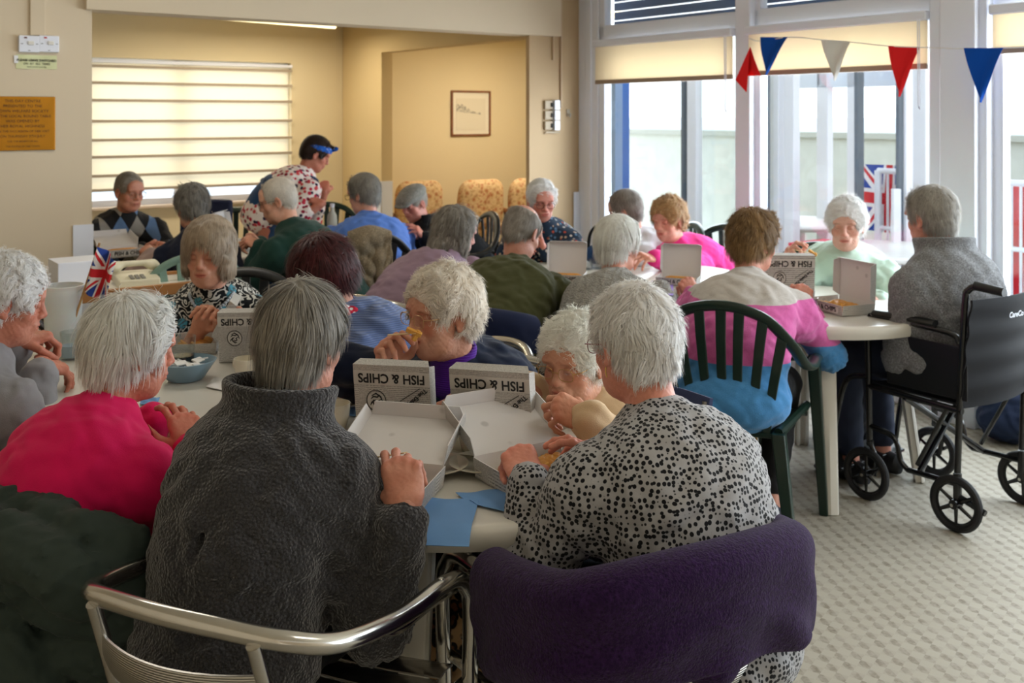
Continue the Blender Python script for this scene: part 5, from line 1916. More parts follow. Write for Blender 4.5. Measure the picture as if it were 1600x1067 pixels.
# P14 flat cap
def flat_cap(root, HM, k):
    V = Vol((-.13, -.15, -.05), (.13, .18, .16), .006)
    V.ell((0, -.01, .062), (.092, .115, .058), .01)
    V.ell((0, .07, .052), (.075, .06, .03), .03)
    V.ell((0, .11, .032), (.066, .045, .012), .015)
    V.ell((0, -.016, .0), (.082, .1, .06), .01, sub=True)
    v, f = V.mesh()
    v = v @ np.array(HM.to_3x3()).T + np.array(HM.translation)
    link_mesh('flat_cap', np_mesh('flat_cap', v, f), cloth('grey_tweed', '#8f8d86', 'fleece'), root)


person('man in a pale grey flat cap and black jacket leaning over the far table', 646, 316, 6.75, -112, -142, pitch=24, lod=2, skin='#c07a68', female=False, hair=('crop', '#8d8880', '#c8c2b8'), sw=.185, gw=1.1,
       rh=dict(px=(655, 375, 6.6)), lh=dict(px=(665, 372, 6.3)), layers=[dict(mat=M_BLACKC, inf=.025, name='jacket', collar='fleece')], trousers='#15161a', extra=flat_cap)


# P15 mauve puffer
def fur(root, HM, k):
    NB = k['NB']
    V = Vol(NB - .2, NB + .2, .008)
    pts = spline([NB + v3(sx * x, y, z) for sx, x, y, z in ((-1, .1, .0, -.02), (-1, .105, -.07, .03), (0, 0, -.13, .055), (1, .105, -.07, .03), (1, .1, .0, -.02))], 5)
    for a, b in zip(pts, pts[1:]): V.cone(tuple(a), tuple(b), .016, .016, .01)
    V.wave(.005, .02, 2)
    v, f = V.mesh()
    link_mesh('hood_trim', np_mesh('hood_trim', v, f), cloth('cream_fur', '#cdbba4', 'fleece'), root)


person('woman with long grey hair in a mauve puffer coat, back to the camera', 713, 362, 4.95, 42, 66, pitch=18, lod=1, skin='#d09a8c', hair=('long', '#5f5850', '#b3aba0'), gw=1.1, hair_over=dict(len=.09, back=-.16),
       rh=dict(px=(760, 430, 5.2)), lh=dict(px=(740, 420, 5.3)), layers=[dict(mat=cloth('mauve_nylon', '#8c7484', 'plain'), inf=.045, name='puffer_coat', collar='puffer', quilt=.11)], trousers='#2a2630', extra=fur)
# P16 olive
person('balding man in an olive green jumper, back to the camera', 816, 362, 4.55, 22, 36, pitch=34, lod=1, s=1.03, skin='#bd7f6a', female=False, hair=('bald', '#7a7168', '#b9b0a6'), hair_over=dict(len=.035, dens=.9), gw=1.25, gd=1.15, sw=.185,
       rh=dict(px=(905, 468, 4.75)), lh=dict(px=(860, 450, 4.9)), layers=[dict(mat=cloth('olive_knit', '#46472a', 'knit'), inf=.024, collar='shirt', folds=1.5)], trousers='#1e2028')
# P17 floral shirt
person('woman with short white hair and glasses in a dark flowered shirt, by the tan pillar', 846, 312, 5.95, -172, 166, pitch=16, lod=2, skin='#c47e6c', hair=('short', '#a19c96', '#f0ece6'), hair_over=dict(lift=.3, len=.045, curl=.3), glasses='#3a2826',
       lh=dict(px=(852, 392, 5.6), to=(845, 375, 5.6), pose='pinch'), rh=dict(px=(800, 400, 5.8)), layers=[dict(mat=speck_mat('dark_flowered_cotton', '#253345', ['#b8a18c', '#b0503c', '#5c7d9c', '#d0c8c0'], 42, .3), inf=.018, name='shirt', collar='shirt')], trousers='#20222a')
# P18
person('grey-haired person in a white shirt half hidden behind the cable knit jumper', 976, 328, 6.05, -100, -72, pitch=18, lod=2, skin='#c58e7a', hair=('short', '#6e6660', '#b5aca4'), female=False,
       rh=dict(px=(960, 405, 5.9)), lh=dict(px=(1000, 405, 5.5)), layers=[dict(mat=M_SHIRTW, inf=.018, name='shirt')], trousers='#23252d')
# P19 pink cardigan
person('woman with curly ginger blonde hair in a hot pink cardigan near the window', 1044, 342, 5.75, -128, -136, pitch=12, lod=1, skin='#cf9078', hair=('fluffy', '#8f6438', '#d9b482'), hair_over=dict(t=.026), gw=1.1,
       rh=dict(px=(985, 405, 5.5), to=(975, 403, 5.45), pose='grip'), lh=dict(px=(1010, 400, 5.2), to=(985, 400, 5.15), pose='relax'), layers=[dict(mat=cloth('hot_pink_knit', '#ee3c92', 'knit'), inf=.018, name='cardigan'), dict(mat=M_SHIRTW, inf=.004, arms=0, name='blouse', collar='crew')], trousers='#3a3c46')
# P20 cable knit
person('white-haired woman in a light grey cable knit jumper, back to the camera', 966, 382, 4.42, 14, 46, pitch=14, lod=1, skin='#c4836a', hair=('short', '#a09a92', '#eeeae2'), hair_over=dict(t=.022, len=.05), gw=1.15,
       rh=dict(px=(1030, 452, 4.7), to=(1048, 462, 4.8), pose='grip'), lh=dict(px=(930, 450, 4.8)), layers=[dict(mat=cloth('light_grey_cable_knit', '#aeaaa2', 'cable'), inf=.024)], trousers='#2a2c34')
# P21 striped
person('brown-haired woman in a cream, pink and blue striped jumper, back to the camera', 1178, 376, 4.05, 26, 58, pitch=12, lod=0, skin='#c98a74', hair=('layered', '#5c452c', '#c09a68'), hair_over=dict(t=.02, ears=.3, fringe=0, back=-.095, side=-.045, len=.05, curl=.35, lift=.25, wave=.007), gw=1.2, sw=.18,
       rh=dict(px=(1258, 478, 4.2), to=(1256, 445, 4.25), pose='fist'), lh=dict(px=(1085, 462, 4.45), to=(1070, 440, 4.5), pose='grip'), layers=[dict(mat=bands_mat(), inf=.02, hem=.12)], trousers='#0e0e12', shoes='#1c2236', legtarget=(.1, .22))


# P22 mint hoodie
def hood_cord(root, HM, k):
    x = MB()
    c = k['bz'](.8) + k['bt'](.8) @ v3(0, .135, 0)
    for sd in (1, -1):
        x.tube(spline([tuple(c + v3(sd * .04, 0, .02)), tuple(c + v3(sd * .01, .012, -.01)), tuple(c + v3(sd * .02, .014, -.05)), tuple(c + v3(sd * .012, .01, -.1))], 4), .004, 6)
    x.build('hood_cord', plain('mint_cord', '#b7ccc0', .8), root)


person('white-haired woman in a mint green hoodie lifting a forkful, by the window', 1322, 350, 4.85, -166, -156, pitch=8, lod=0, skin='#cc9580', hair=('fluffy', '#a9a096', '#f2eee6'), hair_over=dict(t=.024, curl=.6), gw=1.2, sw=.18,
       rh=dict(px=(1236, 418, 4.6), to=(1232, 386, 4.6), pose='pinch', dors=(.6, -.2, .4)), lh=dict(px=(1370, 470, 4.55)), layers=[dict(mat=cloth('mint_jersey', '#c2dccd', 'knit'), inf=.026, name='hoodie', collar='hood', folds=1.5)], trousers='#2c303c', extra=hood_cord)
# P23 wheelchair
WCX, WCY, WCH = 1.735, 4.10, -35.0
person('man in a grey fleece sitting in the black wheelchair, back to the camera', 1454, 338, 4.22, WCH, -28, pitch=10, lod=0, s=1.06, skin='#c2806c', female=False, hair=('short', '#7d766e', '#cdc8c0'), hair_over=dict(back=-.085, len=.05), gw=1.2, gd=1.1, sw=.2, lean=.1, side=.06,
       lh=dict(px=(1400, 500, 4.3), pose='relax'), rh=dict(px=(1440, 520, 4.5)), layers=[dict(mat=cloth('mid_grey_fleece', '#838487', 'fleece'), inf=.03, name='fleece_jacket', collar='fleece', fine=.008, folds=1.0)], trousers='#182238', shoes='#15161a', seat=.5)
# ================================================================= fish and chips boxes
def news_mat():
    t = NT('newsprint_card')
    br = t.n('ShaderNodeTexBrick', {'Vector': t.map((1, 1, 1)), 'Scale': 1.0, 'Brick Width': .035, 'Row Height': .028, 'Mortar Size': .0015, 'Color1': (0, 0, 0, 1), 'Color2': (1, 1, 1, 1)})
    ln = t.n('ShaderNodeTexWave', {'Vector': t.obj(), 'Scale': 300.0, 'Distortion': 0.0}, wave_type='BANDS', bands_direction='Y')
    l2 = t.n('ShaderNodeTexWave', {'Vector': t.obj(), 'Scale': 300.0, 'Distortion': 0.0}, wave_type='BANDS', bands_direction='X')
    ww = t.noise(350, 2.0, .7)
    l = t.mix(t.ramp(br.outputs[0], [(.45, (0, 0, 0)), (.5, (1, 1, 1))]), ln.outputs['Fac'], l2.outputs['Fac'])
    ink = t.math('MULTIPLY', t.ramp(l, [(.5, (0, 0, 0)), (.6, (1, 1, 1))]), t.ramp(ww.outputs[0], [(.42, (0, 0, 0)), (.5, (1, 1, 1))]))
    t.P(col=t.mix(t.math('MULTIPLY', ink, .7), srgb('#c9c6c1'), srgb('#4e4c4a')), rough=.6)
    return t.m


def card_mat():
    t = NT('white_card')
    v_ = t.vor(14, rnd=1)
    n_ = t.noise(40, 2.0)
    st = t.math('MULTIPLY', t.ramp(v_.outputs['Distance'], [(.1, (1, 1, 1)), (.17, (0, 0, 0))]), .4)
    t.P(col=t.mix(st, srgb('#dad7d6'), srgb('#8f8a88')), rough=.6)
    return t.m


M_NEWS, M_CARD = news_mat(), card_mat()
M_INKB = plain('print_black', '#161616', .6)
M_BAND = plain('newsprint_plain', '#cfccc7', .6)
t = NT('fried_potato')
n_ = t.noise(60, 3.0)
t.P(col=t.mix(n_.outputs[0], srgb('#c47a1e'), srgb('#eab95a')), rough=.5, nor=t.bump(n_.outputs[0], .4, .002))
M_CHIP = t.m
t = NT('batter')
n_ = t.noise(45, 4.0, .65)
t.P(col=t.mix(n_.outputs[0], srgb('#b8701c'), srgb('#e3ab55')), rough=.45, nor=t.bump(n_.outputs[0], .8, .004))
M_BATTER = t.m
t = NT('tray_liner')
t.P(col=srgb('#e9d9a2'), rough=.7)
M_LINER = t.m
CW, CD, CH = .235, .175, .045


def plate_(mb, x0, x1, y0, y1, z0, z1): return mb.box(((x0 + x1) / 2, (y0 + y1) / 2, (z0 + z1) / 2), (x1 - x0, y1 - y0, z1 - z0))


def fish_box(label, pos, h, lid=105, fish=True, chips=9, emblem=True, seed=0, s=1.0, front=True):
    """open card box; the eater sits on the -y side, the lid is hinged at +y and opened by lid degrees"""
    r = thing('fish_and_chips_box', label, 'food box', pos, math.radians(-h), 'open fish and chips boxes')
    r.scale = (s, s, s)
    W, D, H, T = CW / 2, CD / 2, CH, .0022
    x = MB()
    plate_(x, -W, W, -D, D, 0, T)
    tray = x.build('tray_base', M_CARD, r)
    # walls: printed outside, white inside, leaning out a little
    for k, (a, b) in enumerate((((-W, -D), (W, -D)), ((W, -D), (W, D)), ((W, D), (-W, D)), ((-W, D), (-W, -D)))):
        n = Vector((b[1] - a[1], -(b[0] - a[0]), 0)).normalized()
        o_ = n * .006
        A, B = Vector((a[0], a[1], 0)), Vector((b[0], b[1], 0))
        Z = Vector((0, 0, H))
        q = MB(); q.add([A, B, B + Z + o_, A + Z + o_, A - n * T, B - n * T, B + Z + o_ - n * T, A + Z + o_ - n * T], [(0, 1, 2, 3), (5, 4, 7, 6), (3, 2, 6, 7), (4, 5, 1, 0), (1, 5, 6, 2), (4, 0, 3, 7)])
        q.m = [0, 1, 1, 1, 1, 1]
        q.build('side_wall', [M_NEWS, M_CARD], r)
    if front:
        q = MB().box((0, -D - .0042, H * .5), (CW * .8, .0008, .03)); q.build('label_band', M_BAND, r)
        text_mesh('lettering', 'FISH & CHIPS', .03, M_INKB, r, Matrix.Translation((0, -D - .0055, H * .5)) @ Matrix.Rotation(math.radians(97), 4, 'X'), bold=True, sx=.95)
    # lid
    L = thing('lid', None, None, (0, D + .004, H))
    L.parent = r
    L.rotation_euler = (math.radians(180 - lid) if False else 0, 0, 0)
    a = math.radians(lid)
    M = Matrix.Rotation(-a, 4, 'X')          # closed lid lies towards -y; opening turns it up and over
    def lidbox(name, mats, mb):
        me = mb.build(name, mats, r)
        me.data.transform(Matrix.Translation((0, D + .004, H)) @ M)
        return me
    bpy.data.objects.remove(L)
    q = MB()
    q.add([(-W, 0, 0), (W, 0, 0), (W, -CD, 0), (-W, -CD, 0), (-W, 0, T), (W, 0, T), (W, -CD, T), (-W, -CD, T)], [(0, 1, 2, 3), (7, 6, 5, 4), (0, 4, 5, 1), (1, 5, 6, 2), (2, 6, 7, 3), (3, 7, 4, 0)])
    q.m = [0, 1, 1, 1, 1, 1]
    q.m = [0 if i == 0 else 1 for i in range(6)]
    me = lidbox('lid', [M_CARD, M_NEWS], q)
    e = .034
    for nm, vs in (('lid_flap', [(-W, -CD, 0), (W, -CD, 0), (W - .012, -CD - .004, -e), (-W + .012, -CD - .004, -e)]),
                   ('lid_flap', [(-W, 0, 0), (-W, -CD, 0), (-W - .007, -CD + .012, -e), (-W - .007, -.022, -e)]),
                   ('lid_flap', [(W, -CD, 0), (W, 0, 0), (W + .007, -.022, -e), (W + .007, -CD + .012, -e)])):
        q = MB()
        c0 = Vector((0, -CD / 2, -.01))
        V_ = [Vector(p) for p in vs]
        n = (V_[1] - V_[0]).cross(V_[2] - V_[0]).normalized()
        if n.dot(V_[0] + V_[2] - c0 * 2) < 0: n = -n; V_ = V_[::-1]
        q.add(V_ + [p - n * T for p in V_], [(0, 1, 2, 3), (7, 6, 5, 4), (0, 4, 5, 1), (1, 5, 6, 2), (2, 6, 7, 3), (3, 7, 4, 0)])
        q.m = [1] + [0] * 5
        lidbox(nm, [M_CARD, M_NEWS], q)
    # printing on the outside of the lid (local: right way up when closed and read from the front)
    q = MB().box((0, -CD * .77, T + .0006), (CW, .043, .0008)); lidbox('title_band', M_BAND, q)
    B_ = Matrix.Translation((0, D + .004, H)) @ M
    text_mesh('lettering', 'FISH & CHIPS', .041, M_INKB, r, B_ @ Matrix.Translation((0, -CD * .77, T + .0018)), bold=True, sx=.88)
    if emblem:
        q = MB()
        q.tube([(.05 + .03 * math.cos(t_), -CD * .35 + .034 * math.sin(t_), T + .001) for t_ in [2 * math.pi * k / 28 for k in range(28)]], .0011, 5, closed=True)
        lidbox('emblem_ring', M_INKB, q)
        q = MB().lathe([(0, .0006), (.028, .0006), (.028, 0), (0, 0)], 24, (.05, -CD * .35, T + .0004)); lidbox('emblem_ground', M_BAND, q)
        q = MB()
        for pts in ([(-.012, -.02), (-.004, -.012), (.008, -.014), (.016, -.006)], [(-.016, -.006), (-.006, .0), (-.01, .008), (-.002, .012), (.004, .006)], [(.0, -.004), (.01, .002), (.007, .012), (-.002, .02), (-.01, .017)], [(-.02, .002), (-.014, -.014), (0, -.024), (.014, -.016)], [(.006, -.004), (.014, .006), (.018, .014)]):
            q.tube([(.05 + a_, -CD * .35 + b_, T + .002) for a_, b_ in pts], [.0014] + [.0028] * (len(pts) - 2) + [.0012], 5, flat=.3)
        lidbox('emblem_figure', M_INKB, q)
        q = MB()
        for i, (y0, an) in enumerate(((-.13, .6), (-.105, .6), (-.08, .6))):
            q.box((-.055, y0 + .045, T + .0009), (.075 - i * .01, .002, .0006), Matrix.Rotation(an, 3, 'Z'))
        lidbox('print_rules', M_INKB, q)
        text_mesh('lettering', 'The Daily Plaice', .02, M_INKB, r, B_ @ Matrix.Translation((-.058, -CD * .34, T + .0012)) @ Matrix.Rotation(.75, 4, 'Z'), bold=True)
    rr = random.Random(seed)
    if fish:
        x = Vol((-W, -D, -.01), (W, D, .07), .004)
        for i in range(6):
            u = i / 5
            x.ell((-.06 + .13 * u, .035 - .02 * math.sin(u * 3), .022), (.03, .028 * (1 - abs(u - .4) * .6), .012), .02)
        x.wave(.003, .02, seed)
        v, f = x.mesh()
        o = link_mesh('battered_fish', np_mesh('battered_fish', v, f), M_BATTER, r)
    if chips:
        x = MB()
        for i in range(chips * 3):
            c = Vector((rr.uniform(-.08, .08), rr.uniform(-.06, .01), .008 + rr.uniform(0, .022)))
            R_ = Euler((rr.uniform(-.4, .4), rr.uniform(-.4, .4), rr.uniform(0, 3))).to_matrix()
            x.box(c, (rr.uniform(.035, .065), .01, .01), R_)
        o = x.build('chips', M_CHIP, r, bevel=.002)
        o['kind'] = 'stuff'
    return r


ZT = .7425


def tz(px, py, z=ZT): p = onz(px, py, z); return (p.x, p.y, z)


fish_box('open fish and chips box in front of the charcoal fleece, white lid inside showing', tz(590, 775), 14, lid=164, seed=3)
fish_box('open fish and chips box in front of the spotted top, white lid inside showing', tz(845, 748), -32, lid=158, seed=5)
fish_box('fish and chips box of the navy cardigan, printed lid upright towards us', (-.285, 2.66, ZT), -170, lid=100, seed=7, s=.84)
fish_box('fish and chips box of the beige cardigan, printed lid half hidden', (-.03, 2.6, ZT), -166, lid=102, seed=9, s=.86)
fish_box('fish and chips box before the leaf print blouse, printed lid upright', (-.87, 3.42, ZT), 176, lid=102, seed=11, s=.78)
fish_box('low open box of chips left of the leaf print blouse box', (-1.09, 3.55, ZT), 80, lid=118, seed=13, s=.8, emblem=False)
fish_box('open box with its printed side towards us, before the grey fleece', (1.36, 4.24, ZT), 68, s=.92, lid=92, seed=15)
fish_box('box with its printed lid standing behind the striped jumper hand', (1.22, 4.56, ZT), -176, s=.9, lid=96, seed=17)
fish_box('open box between the cable knit and the striped jumper, white lid inside showing', (.8, 4.92, ZT), 20, lid=100, s=.8, seed=19, emblem=False)
fish_box('open box by the olive jumper, white lid inside showing', (.26, 5.02, ZT), 12, lid=100, s=.8, seed=21, emblem=False)
fish_box('open box in front of the argyle jumper', (-2.24, 5.9, ZT), -40, lid=165, seed=23, emblem=False)
fish_box('open box on the far table in front of the dark green jumper', (-1.66, 6.2, ZT), -85, lid=104, seed=25, emblem=False)

# ================================================================= crockery and table things
M_CHINA = plain('cream_china', '#ddd5c2', .15, spec=.6)


def saucer(label, x, y, group='cream saucers on the tables'):
    o = MB().lathe([(0, .003), (.025, .002), (.03, 0), (.034, .002), (.055, .01), (.074, .018), (.076, .0205), (.072, .021), (.052, .0135), (.03, .007), (0, .007)], 36).build('saucer', M_CHINA)
    o.location = (x, y, ZT)
    return tag(o, label, 'saucer', group)


def cup(label, x, y, rz=0, z=ZT, group='cream tea cups on the tables'):
    r = thing('tea_cup', label, 'cup', (x, y, z), rz, group)
    MB().lathe([(0, .004), (.024, .004), (.026, 0), (.028, .002), (.036, .03), (.0385, .06), (.0385, .064), (.036, .064), (.034, .03), (.022, .009), (0, .008)], 32).build('bowl', M_CHINA, r)
    MB().tube(spline([(.036, 0, .052), (.054, 0, .052), (.06, 0, .036), (.05, 0, .02), (.034, 0, .018)], 5), .0042, 8).build('handle', M_CHINA, r)
    return r


for lb, px, py, wc in (('cream saucer right of the near charcoal fleece box', 680, 737, 0), ('cream saucer between the two near white lids, the nearer one', 752, 734, 0), ('cream saucer between the two near white lids, holding a cup', 740, 708, 1),
                       ('cream saucer left of the navy cardigan box, holding a cup', 540, 634, 1), ('cream saucer between the navy cardigan box and the beige cardigan box', 690, 668, 0)):
    p = onz(px, py, ZT)
    saucer(lb, p.x, p.y)
    if wc: cup('cream cup ' + ('hidden behind the spotted top lid' if px == 740 else 'behind the charcoal fleece collar, on a saucer'), p.x, p.y, .6, ZT + .008)
for lb, px, py in (('cream cup left of the grey-haired head, on the table', 385, 592), ('cream cup low behind the charcoal collar, right of the ear', 524, 668)):
    p = onz(px, py, ZT); cup(lb, p.x, p.y, 2.5)


def glass_thing(name, label, px, py, r0, h_, liquid=None, d=None, group=None, lip=1.12):
    p = onz(px, py, ZT) if d is None else at(px, py, d)
    r = thing(name, label, name.split('_')[-1], (p.x, p.y, ZT), 0, group)
    MB().lathe([(0, .003), (r0, .003), (r0 * lip, h_), (r0 * lip - .002, h_), (r0 - .002, .006), (0, .006)], 24).build('glass_wall', glass_mat('clear_glass', (.93, .95, .95)), r)
    if liquid: MB().lathe([(0, .007), (r0 - .003, .007), (r0 * 1.05 - .003, h_ * .5), (0, h_ * .5)], 24).build('drink_or_reflection', liquid, r)
    return r


M_COLA = plain('dark_cola', '#120b08', .1)
glass_thing('drinking_glass', 'glass half full of dark cola near the blue bowl', 285, 585, .036, .12, M_COLA)
glass_thing('drinking_glass', 'small clear tumbler right of the white jug', 112, 560, .033, .09, plain('painted_blue_reflection', '#9fb4c8', .2))  # its blue filling paints a reflection into the clear tumbler
glass_thing('drinking_glass', 'clear stemless glass at the mint hoodie box edge', 1262, 505, .035, .1)
t = NT('blue_melamine'); t.P(col=srgb('#7f9bad'), rough=.35); M_BLUEB = t.m
p = onz(290, 592, ZT)
r = thing('serving_bowl', 'pale blue bowl with white sauce sachets on the left table', 'bowl', (p.x, p.y, ZT))
MB().lathe([(0, .002), (.05, 0), (.055, .004), (.088, .052), (.092, .058), (.088, .059), (.083, .052), (.05, .008), (0, .007)], 40).build('bowl', M_BLUEB, r)
x = MB()
rr = random.Random(4)
for i in range(12):
    x.box((rr.uniform(-.045, .045), rr.uniform(-.045, .045), .05 + rr.uniform(-.006, .008)), (.04, .022, .004), Euler((rr.uniform(-.5, .5), rr.uniform(-.5, .5), rr.uniform(0, 3))).to_matrix())
x.build('sachets', plain('sachet_white', '#e6e5e2', .5), r)['kind'] = 'stuff'

# jug with a small union flag
p = onz(98, 548, ZT)
r = thing('water_jug', 'frosted white plastic jug with a small flag in it', 'jug', (p.x, p.y, ZT))
t = NT('frosted_plastic'); t.P(col=srgb('#d4d9dc'), rough=.35, sss=.2)
MB().lathe([(0, .004), (.05, 0), (.053, .004), (.06, .12), (.065, .21), (.07, .225), (.067, .226), (.057, .12), (.05, .008), (0, .008)], 32).tube(spline([(-.062, -.02, .2), (-.1, -.05, .19), (-.1, -.05, .1), (-.06, -.02, .06)], 5), .009, 8).build('jug_body', t.m, r)
MB().sheet(lambda u, v: (.062 + .025 * v, (u - .5) * .05 * (1 - v), .2 + .028 * v), 4, 3, .003).build('spout', t.m, r)
fr_ = thing('hand_flag', 'small paper union flag on a wooden stick standing in the jug', 'flag', (p.x + .02, p.y - .02, ZT + .02))
fr_.rotation_euler = (0, math.radians(18), 0)
MB().tube([(0, 0, 0), (0, 0, .37)], .004, 8).build('stick', plain('pale_wood', '#b58b58', .6), fr_)
x = MB().sheet(lambda u, v: (.004 + .085 * u * (1 - .15 * v), -.02 * math.sin(u * 7 + v * 2), .2 + .16 * v - .045 * u * (.6 + .4 * math.sin(v * 3))), 14, 12, .001)
me = x.build('flag_cloth', union_mat('paper_union_flag', .11, .17), fr_)
me.data.transform(Matrix.Translation((-.045, 0, -.27))); me.location = (.045, 0, .27)

# napkins
M_NAP = cloth('blue_paper_napkin', '#6f9bd0', 'plain')


def napkin(label, pts, z=ZT + .001, droop=None, seed=0, group='blue paper napkins'):
    """pts: four photo corners on the table plane; droop lowers the first edge"""
    Q = [onz(a, b, z) for a, b in pts]
    def fn(u, v):
        p = Q[0].lerp(Q[1], u).lerp(Q[3].lerp(Q[2], u), v)
        zz = z + .0025 + .0025 * math.sin(u * 9 + seed) * math.sin(v * 7)
        if droop: zz -= droop * max(0, 1 - v * 3.2) ** 1.6
        return (p.x, p.y, zz)
    o = MB().sheet(fn, 20, 16, .0012).build('paper_napkin', M_NAP)
    return tag(o, label, 'napkin', group)


napkin('blue paper napkin hanging over the near table edge', [(640, 835), (733, 838), (748, 782), (642, 778)], droop=.022)
napkin('blue paper napkin near the spotted sleeve', [(745, 790), (788, 800), (792, 765), (712, 772)], seed=2)
napkin('blue paper napkin tucked under the navy cardigan box', [(545, 650), (580, 652), (585, 632), (550, 630)], seed=3)
napkin('blue paper napkin beside the pink jumper hand', [(218, 632), (245, 634), (250, 622), (222, 620)], seed=4)
napkin('grey paper napkin under the navy cardigan hand', [(650, 652), (690, 650), (695, 628), (655, 628)], seed=5)
napkin('crumpled white napkin by the blue bowl', [(322, 605), (355, 612), (365, 596), (335, 590)], seed=6).data.materials[0] = M_CARD
o = napkin('lilac paper napkin between the cable knit jumper and the white lid', [(1015, 462), (1052, 462), (1052, 440), (1018, 440)], seed=7)
o.data.materials[0] = plain('lilac_paper', '#a58be0', .7)

# wooden forks and pieces of food held up
M_WOOD = plain('fork_wood', '#d9bb8a', .6)


def fork(label, a, b, chip=True):
    A, B = Vector(at(*a)), Vector(at(*b))
    L = (B - A).length
    r = thing('wooden_fork', label, 'fork', A, 0, 'small wooden chip forks')
    r.rotation_euler = (B - A).to_track_quat('X', 'Z').to_euler()
    x = MB()
    for i, (x0, x1, w0, w1) in enumerate(((0, .6, .0045, .005), (.6, .82, .005, .008))):
        x.add([(x0 * L, -w0, 0), (x1 * L, -w1, 0), (x1 * L, w1, 0), (x0 * L, w0, 0), (x0 * L, -w0, .002), (x1 * L, -w1, .002), (x1 * L, w1, .002), (x0 * L, w0, .002)], [(3, 2, 1, 0), (4, 5, 6, 7), (0, 1, 5, 4), (2, 3, 7, 6), (3, 0, 4, 7), (1, 2, 6, 5)])
    for y in (-.0055, .0055): x.box((L * .91, y, .001), (L * .2, .003, .002))
    x.build('fork', M_WOOD, r)
    if chip:
        MB().box((L * .93, 0, .004), (.042, .012, .012), Euler((.3, .5, .3)).to_matrix()).box((L * .98, .004, -.006), (.03, .012, .012), Euler((.3, -.9, .3)).to_matrix()).build('chip', M_CHIP, r, bevel=.002)
    return r


fork('wooden fork with a chip at the mouth of the navy cardigan woman', (606, 524, 2.66), (650, 521, 2.64))
fork('wooden fork with a chip raised by the mint hoodie', (1238, 390, 4.56), (1272, 397, 4.5))
fork('wooden fork in the hand of the charcoal fleece', (634, 708, 2.04), (582, 716, 2.12), chip=False)

# clear plastic bottle on the far table
p = at(519, 360, 6.75)
r = thing('plastic_bottle', 'clear plastic water bottle on the far table below the helper', 'bottle', (p.x, p.y, ZT))
MB().lathe([(0, 0), (.03, 0), (.034, .01), (.034, .12), (.03, .15), (.014, .18), (.013, .2), (0, .2)], 20).build('bottle_body', plain('cloudy_plastic', '#b8bcb4', .15), r)
MB().lathe([(0, .2), (.015, .2), (.015, .225), (0, .225)], 16).build('cap', M_PVC, r)
p = at(915, 405, 5.35)
for k in range(3):
    o = MB().lathe([(0, 0), (.04, 0), (.046, .05), (.044, .05), (.038, .004), (0, .004)], 20).build('plastic_cup', glass_mat('clear_cup', (.9, .92, .93)))
    o.location = (p.x - .07 + k * .07, p.y + .02 * k, ZT)
    tag(o, ['left', 'middle', 'right'][k] + ' one of three clear cups by the olive jumper box', 'cup', 'clear cups by the open box')

# white box at the back left and the phone on its wooden trolley
o = MB().box((0, 0, .06), (.2, .2, .12)).build('white_carton', M_PVC, bevel=.003)
p = at(168, 410, 5.1)
TRX, TRY = -1.78, 4.72
r = thing('wooden_trolley', 'wooden trolley with the telephone against the left wall', 'trolley', (TRX, TRY, 0), RU)
M_TW = plain('honey_wood', '#a8703a', .4, var=.15)
for z in (.3, .76):
    MB().box((0, 0, z), (.62, .36, .02)).build('shelf', plain('trolley_laminate', '#d8d2c6', .4), r, bevel=.003)
    for y in (-.18, .18): MB().box((0, y, z), (.64, .025, .05)).build('rail', M_TW, r, bevel=.004)
for sx in (-.32, .32):
    for sy in (-.18, .18): MB().box((sx, sy, .4), (.03, .03, .82)).build('leg', M_TW, r, bevel=.004)
o.location = (TRX - .22, TRY - .02, .77); o.rotation_euler = (0, 0, RU)
tag(o, 'plain white carton on the trolley behind the telephone', 'box')
r = thing('telephone', 'cream corded desk telephone on the wooden trolley', 'telephone', (TRX + .04, TRY + .02, .77), RU - .1)
M_TEL = plain('cream_plastic', '#d9d2b8', .35)
x = Vol((-.13, -.13, -.01), (.13, .13, .09), .004)
x.put((-.12, -.12, -.01), (.12, .12, .08), lambda X, Y, Z: np.maximum(np.maximum(np.abs(X) - .09, np.abs(Y) - .1), np.abs(Z - .02 - .15 * Y * .6) - .022), .01)
v, f = x.mesh(); link_mesh('base', np_mesh('base', v, f), M_TEL, r)
x = Vol((-.16, -.1, .02), (.16, .12, .13), .004)
for sx in (-1, 1): x.ell((sx * .085, .05, .072), (.032, .03, .02), .02)
x.cone((-.085, .05, .088), (.085, .05, .088), .014, .014, .02)
v, f = x.mesh(); link_mesh('handset', np_mesh('handset', v, f), M_TEL, r)
x = MB()
for i in range(4):
    for j in range(3): x.box((-.03 + j * .024, -.03 - i * .018, .044 - i * .0016), (.016, .012, .006))
x.build('keypad', plain('phone_keys', '#8f8c84', .4), r)

